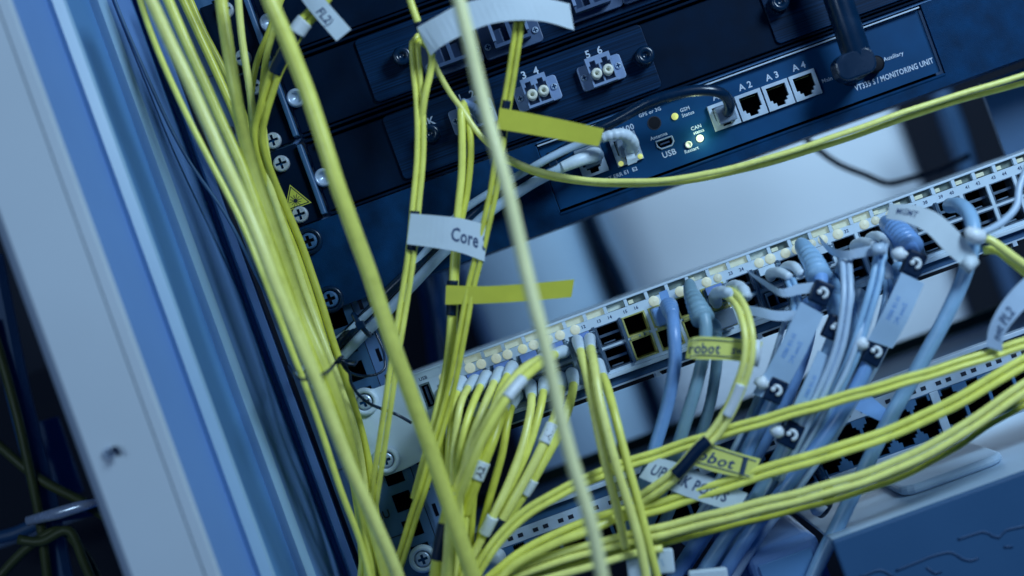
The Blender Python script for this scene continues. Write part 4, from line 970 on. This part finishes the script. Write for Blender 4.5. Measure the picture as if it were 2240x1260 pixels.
t, pp_ = fibre_pair('thin grey cable pair strapped by the long zip tie', [(1922,532,-40),(1926,560,-48),(1916,620,-54),(1896,690,-58),(1868,770,-58),(1836,840,-54),(1790,930,-48),(1730,1040,-40)], 30,
    [[(1872,546,-9),(1872,536,-20),(1890,530,-32),(1912,536,-42)], [(1898,536,-9),(1906,520,-20),(1924,518,-32),(1938,534,-42)]])
t, pp_ = fibre_pair('thin grey cable pair from the lower port under the zip tie', [(1940,600,-30),(1944,640,-38),(1930,700,-42),(1900,780,-40),(1860,860,-36),(1810,950,-30)], 22,
    [[(1922,590,-10),(1928,580,-18),(1940,588,-28),(1946,612,-34)]])
def strap(label, top, bot):
    t = thing('zip_tie', label, 'zip tie', tuple(P(*bot[-1])))
    ribbon(t, 'strap', top, bot, M['wire'], n=16)
    return t
strap('pale zip tie strap crossing the leftmost bent white boots', [(1632,590,-30),(1672,612,-44),(1708,632,-52),(1744,622,-52),(1790,616,-50)], [(1640,600,-30),(1678,630,-44),(1712,650,-52),(1748,644,-52),(1786,640,-50)])
strap('pale flat zip tie tail lying under the leftmost bent white boots', [(1614,666,-42),(1660,672,-46),(1700,680,-48),(1746,678,-46)], [(1618,684,-42),(1662,694,-46),(1700,702,-48),(1742,700,-46)])
t = strap('long pale zip tie curling over the middle grey cables', [(1790,514,-24),(1816,540,-40),(1850,548,-50),(1890,540,-54),(1944,532,-54)], [(1796,532,-24),(1820,558,-40),(1852,566,-50),(1892,562,-54),(1940,556,-54)])
part(t, 'lock_head', tube([P(1908, 548, -58), P(1934, 543, -58)], 3.6, 8), M['wire'], smooth=True)
for lb, x, y in (('pale tie knob left of the lower left black collar', 1666, 838), ('pale tie knob between the long flags, upper right', 1884, 752), ('pale tie knob beside the upper right collar', 1966, 556), ('pale tie knob under the uppermost yellow pair', 1700, 944)):
    t = thing('tie_knob', lb, 'zip tie', tuple(P(x, y+14, -58)), 'pale zip tie knobs')
    part(t, 'knob', tube([P(x-12, y+6, -58), P(x-9, y+3, -58), P(x, y, -58.6), P(x+9, y-3, -58), P(x+12, y-4, -58)], [2.0, 3.4, 3.9, 3.6, 2.2], 14), M['clip'], smooth=True)
    part(t, 'tail', tube([P(x+10, y-3, -57), P(x+26, y+6, -54)], [1.6, 1.0], 8), M['clip'], smooth=True)

# ---- right edge: management cable, curled label, twin yellow leads
t, pp_ = copper('thick grey cable from the clear plug, falling in front at right', [(2078,450,-16),(2100,450,-34),(2120,470,-48),(2128,510,-56),(2122,560,-58),(2096,640,-56),(2050,730,-52),(2004,810,-48),(1956,900,-44),(1902,1005,-40),(1848,1115,-38),(1792,1235,-36),(1760,1310,-34)], 34, M['grey'])
part(t, 'plug', box(cu(17)-6, cu(17)+6, -18, 6, -50.5, -38.5), M['clear'], bevel=0.8)
part(t, 'plug_collar', box(cu(17)-4.6, cu(17)+4.6, -24, -18.1, -49, -40), M['clear'], bevel=1.6)
part(t, 'latch', extr([(cu(17)-3, -20), (cu(17)+3, -20)], 1.0, -38.3, -36.8), M['clear'])
t = thing('curled_label', 'glossy white curled label lettered MGMT at upper right', 'label', tuple(P(2110, 590, -66)))
ribbon(t, 'flag', [(1946,446,-56),(1996,448,-62),(2050,466,-66),(2098,508,-68),(2138,562,-66)], [(1938,478,-56),(1980,486,-62),(2026,508,-66),(2066,548,-68),(2112,588,-66)], M['flagw'], n=22, texts=[('MGMT', 0.08, 0.55, 0.34, M['ink'])])
part(t, 'pinch', tube([P(2104, 572, -68), P(2118, 580, -69), P(2134, 568, -68)], [3.0, 5.2, 3.0], 12), M['flagw'], smooth=True)
t = thing('zip_tie', 'white zip tie with rounded head pulling to the right edge', 'zip tie', tuple(P(2130, 530, -70)))
part(t, 'head', tube([P(2110, 512, -70), P(2116, 511, -70.5), P(2132, 516, -71), P(2148, 519, -70.5), P(2152, 520, -70)], [2.6, 4.2, 4.7, 4.2, 2.6], 16), M['clip'], smooth=True)
part(t, 'strap', tube([P(*p) for p in catmull([(2140,512,-66),(2170,500,-62),(2200,480,-58),(2224,450,-54),(2230,410,-50),(2250,360,-46)], 8)], [2.6]*0 or rad(17, -58), 10), M['wire'], smooth=True)
cable('fibre_cable', 'upper of two short yellow leads behind the zip tie head', 'cable', [(2140,516,-60),(2170,528,-62),(2210,556,-62),(2270,600,-60)], 19, Y3)
cable('fibre_cable', 'lower of two short yellow leads behind the zip tie head', 'cable', [(2150,548,-54),(2180,548,-56),(2215,575,-58),(2270,620,-58)], 19, Y1)
t = thing('hanging_label', 'white lettered ribbon label hanging at the right edge', 'label', tuple(P(2180, 770, -74)))
ribbon(t, 'flag', [(2158,758,-74),(2164,716,-76),(2188,668,-78),(2224,624,-78),(2262,592,-76)], [(2192,770,-74),(2196,736,-76),(2218,702,-78),(2246,672,-78),(2280,644,-76)], M['wire'], n=20, texts=[('net PL2', 0.12, 0.45, 0.5, M['ink'])])

# ---- white tags, hook and spare plugs at the bottom
for lb, x, y, w_, h_ in (('white plastic tag left of the three straight cables at bottom edge', 1396, 1240, 13, 14), ('white plastic tag with a faint mark at bottom centre', 1450, 1226, 12, 14), ('white plastic tag cut off by the bottom edge', 1548, 1262, 22, 10)):
    t = thing('cable_tag', lb, 'tag', tuple(P(x, y+30, -40)), 'white tags at the bottom edge')
    c = P(x, y, -52); a = math.radians(-14); V = []
    vv, ff = box(-w_/2, w_/2, -5, 0, -h_/2, h_/2)
    V = [(c.x+vx*math.cos(a)-vz*math.sin(a), c.y+vy, c.z+vx*math.sin(a)+vz*math.cos(a)) for vx, vy, vz in vv]
    o = part(t, 'body', (V, ff), M['flagw'], bevel=1.4)
    if 'faint' in lb:
        V_, F_, W_ = text_vf('1', True)
        part(o, 'lettering', ([(c.x-1+vx*3, c.y-5.2, c.z-2+vz*6) for vx, vz in V_], F_), M['grey'])
t, pp_ = cable('power_lead', 'dark short lead hooking under the patch panel at right', 'cable', [(1782,1010,-4),(1796,1040,-18),(1812,1072,-24),(1810,1104,-22),(1796,1122,-12)], 24, M['bcable'])
part(t, 'plug', tube([P(1786, 1116, -16), P(1798, 1102, -24)], 4, 10), M['clip'], smooth=True)
t = thing('hidden_plug', 'ribbed white plug in the left sockets behind the sweeping pairs', 'plug', tuple(P(1080, 1240, -10)))
part(t, 'body', tube([P(1056, 1240, -10), P(1080, 1222, -20), P(1096, 1214, -24)], [5, 5, 4], 12), M['boot'], smooth=True)
for lb, x, y in (('white ribbed plug in the patch panel beside the uplink label', 1428, 1098), ('white ribbed plug in the lower socket left of the grey cables', 1462, 1160)):
    t = thing('hidden_plug', lb, 'plug', tuple(P(x, y+20, -10)))
    a = P(x, y, -6)
    part(t, 'body', box(a.x-5, a.x+5, -16, 8, a.z-5, a.z+5), M['clear'], bevel=1.0)
    part(t, 'latch', box(a.x-2, a.x+2, -18, -4, a.z+5.2, a.z+6.4), M['clear'])
t = thing('flat_grey_strap', 'flat lavender strap lying over the patch panel sockets', 'strap', tuple(P(1900, 940, -40)))
ribbon(t, 'strap', [(1846,882,-40),(1890,905,-42),(1945,930,-42)], [(1896,858,-40),(1940,896,-42),(1968,920,-42)], M['lav'])

# ---- leads along the monitoring unit
cable('power_lead', 'black cable arching from port A1 down to the left', 'cable', [(1588,252,-4),(1596,232,-16),(1586,210,-26),(1556,199,-30),(1500,200,-30),(1430,220,-28),(1350,262,-22),(1270,305,-18),(1190,356,-16),(1100,420,-14),(1000,500,-12),(910,578,-12),(820,670,-10),(740,752,-10),(660,830,-6)], 25, M['bcable'], n=14)
part(mu, 'inserted_plug', box(ports[0][0]-5.6, ports[0][0]+5.6, -9, 8, 48, 58.5), M['clear'], bevel=0.8)
t, pp_ = cable('patch_cable', 'white cable from the latched plug beside E100, upper of the pair', 'cable', [(1370,318,-14),(1368,300,-26),(1350,292,-30),(1310,304,-30),(1262,318,-26),(1190,352,-24),(1100,404,-20),(1010,462,-18),(950,530,-14),(870,618,-12),(790,700,-12),(720,760,-8),(650,820,-4)], 17, M['wire'], n=14)
add_boot(t, [(1378,334,-10),(1384,312,-22),(1366,294,-30),(1336,296,-32),(1316,302,-32)], 95, 30, 22, M['boot'], 5)
part(t, 'plug', box(E2[0]-5.4, E2[0]+5.4, -12, 6, E2[1]-5, E2[1]+6), M['clear'], bevel=0.8)
ribbon(t, 'latch', [(1366,330,-16),(1370,345,-18),(1374,362,-16)], [(1384,324,-16),(1390,342,-18),(1394,354,-16)], M['boot'], n=6)
t, pp_ = cable('patch_cable', 'white cable from the small plug left of E100, lower of the pair', 'cable', [(1312,338,-12),(1290,345,-18),(1262,352,-20),(1224,368,-20),(1160,404,-18),(1090,450,-16),(1020,510,-14),(950,572,-12),(880,646,-12),(800,728,-10),(730,800,-8),(690,850,-4)], 24, M['wire'], n=14)
add_boot(t, [(1306,336,-10),(1288,342,-18),(1262,352,-22),(1230,366,-22)], 80, 36, 24, M['boot'], 0)
part(t, 'plug', box(E1[0]-4.8, E1[0]+4.8, -10, 6, E1[1]-4, E1[1]+5), M['clear'], bevel=0.8)
for lb, a, b, r in (('black zip tie binding the leads below the monitoring unit left corner', (1200,338), (1216,374), 30), ('black zip tie binding the leads beside the lower black screw', (776,692), (806,730), 44)):
    t = thing('zip_tie', lb, 'zip tie', tuple(P(*b, -20)))
    c = P((a[0]+b[0])/2, (a[1]+b[1])/2, -16); ax = (P(*b, -16)-P(*a, -16)).normalized()
    pts = []; R = rad(r, -16)*1.15
    for k in range(17):
        g = 2*math.pi*k/16; pts.append(c+ax*(R*math.cos(g)*1.15)+Vector((0, 1, 0))*(R*math.sin(g)))
    part(t, 'loop', tube(pts, 1.5, 8), M['bcable'], smooth=True)
    part(t, 'head', box(c.x-2.6, c.x+2.6, c.y-R-3, c.y-R+2, c.z-2.4, c.z+2.4), M['bcable'], bevel=0.6)

# ---- soft background leads
GR = 'pale cables blurred in the dark gap behind the flat cables'
for lb, pts, w_, m in (
    ('blurred blue cable in the dark gap, leftmost', [(880,470,200),(915,580,200),(940,680,205),(960,820,210)], 34, M['rail']),
    ('blurred pale cable in the dark gap beside the shaded panel', [(940,520,190),(965,600,190),(972,680,195),(995,760,200),(1010,840,205)], 30, M['grey']),
    ('blurred dark cable in the tall gap between the rear panels', [(1270,420,330),(1310,520,330),(1360,620,330),(1400,740,330)], 26, M['bcable'])):
    cable('rear_cable', lb, 'cable', pts, w_, m, GR)
cable('rear_cable', 'thin dark cable drooping over the bright rear panel', 'cable', [(1700,240,150),(1765,305,150),(1830,356,150),(1895,384,150),(1940,401,150),(1985,392,150),(2060,370,150),(2120,340,150)], 14, M['bcable'])
cable('rear_cable', 'dim blue cable hanging in the black gap at upper right', 'cable', [(2060,200,300),(2088,270,300),(2110,340,300),(2130,420,300)], 36, M['navy'])
GN = 'shade darkened cables in the dark bay left of the post'
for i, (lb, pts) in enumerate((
    ('shade darkened cable arching lowest in the dark left bay', [(-40,1300,40),(60,1200,40),(130,1160,40),(175,1200,40),(230,1300,40)]),
    ('shade darkened cable curling under the shiny clip in the left bay', [(40,1180,30),(90,1185,30),(150,1160,30),(185,1230,30),(215,1300,30)]),
    ('shade darkened cable near the blue bracket plate in the left bay', [(-30,950,50),(50,1020,50),(110,1060,50),(180,1098,50),(230,1130,50)]),
    ('shade darkened cable running beside the upright bar in the left bay', [(-20,700,46),(25,860,46),(60,1010,46),(90,1150,46),(110,1300,46)]))):
    cable('neighbour_cable', lb, 'cable', pts, 22, M['shadec'], GN)
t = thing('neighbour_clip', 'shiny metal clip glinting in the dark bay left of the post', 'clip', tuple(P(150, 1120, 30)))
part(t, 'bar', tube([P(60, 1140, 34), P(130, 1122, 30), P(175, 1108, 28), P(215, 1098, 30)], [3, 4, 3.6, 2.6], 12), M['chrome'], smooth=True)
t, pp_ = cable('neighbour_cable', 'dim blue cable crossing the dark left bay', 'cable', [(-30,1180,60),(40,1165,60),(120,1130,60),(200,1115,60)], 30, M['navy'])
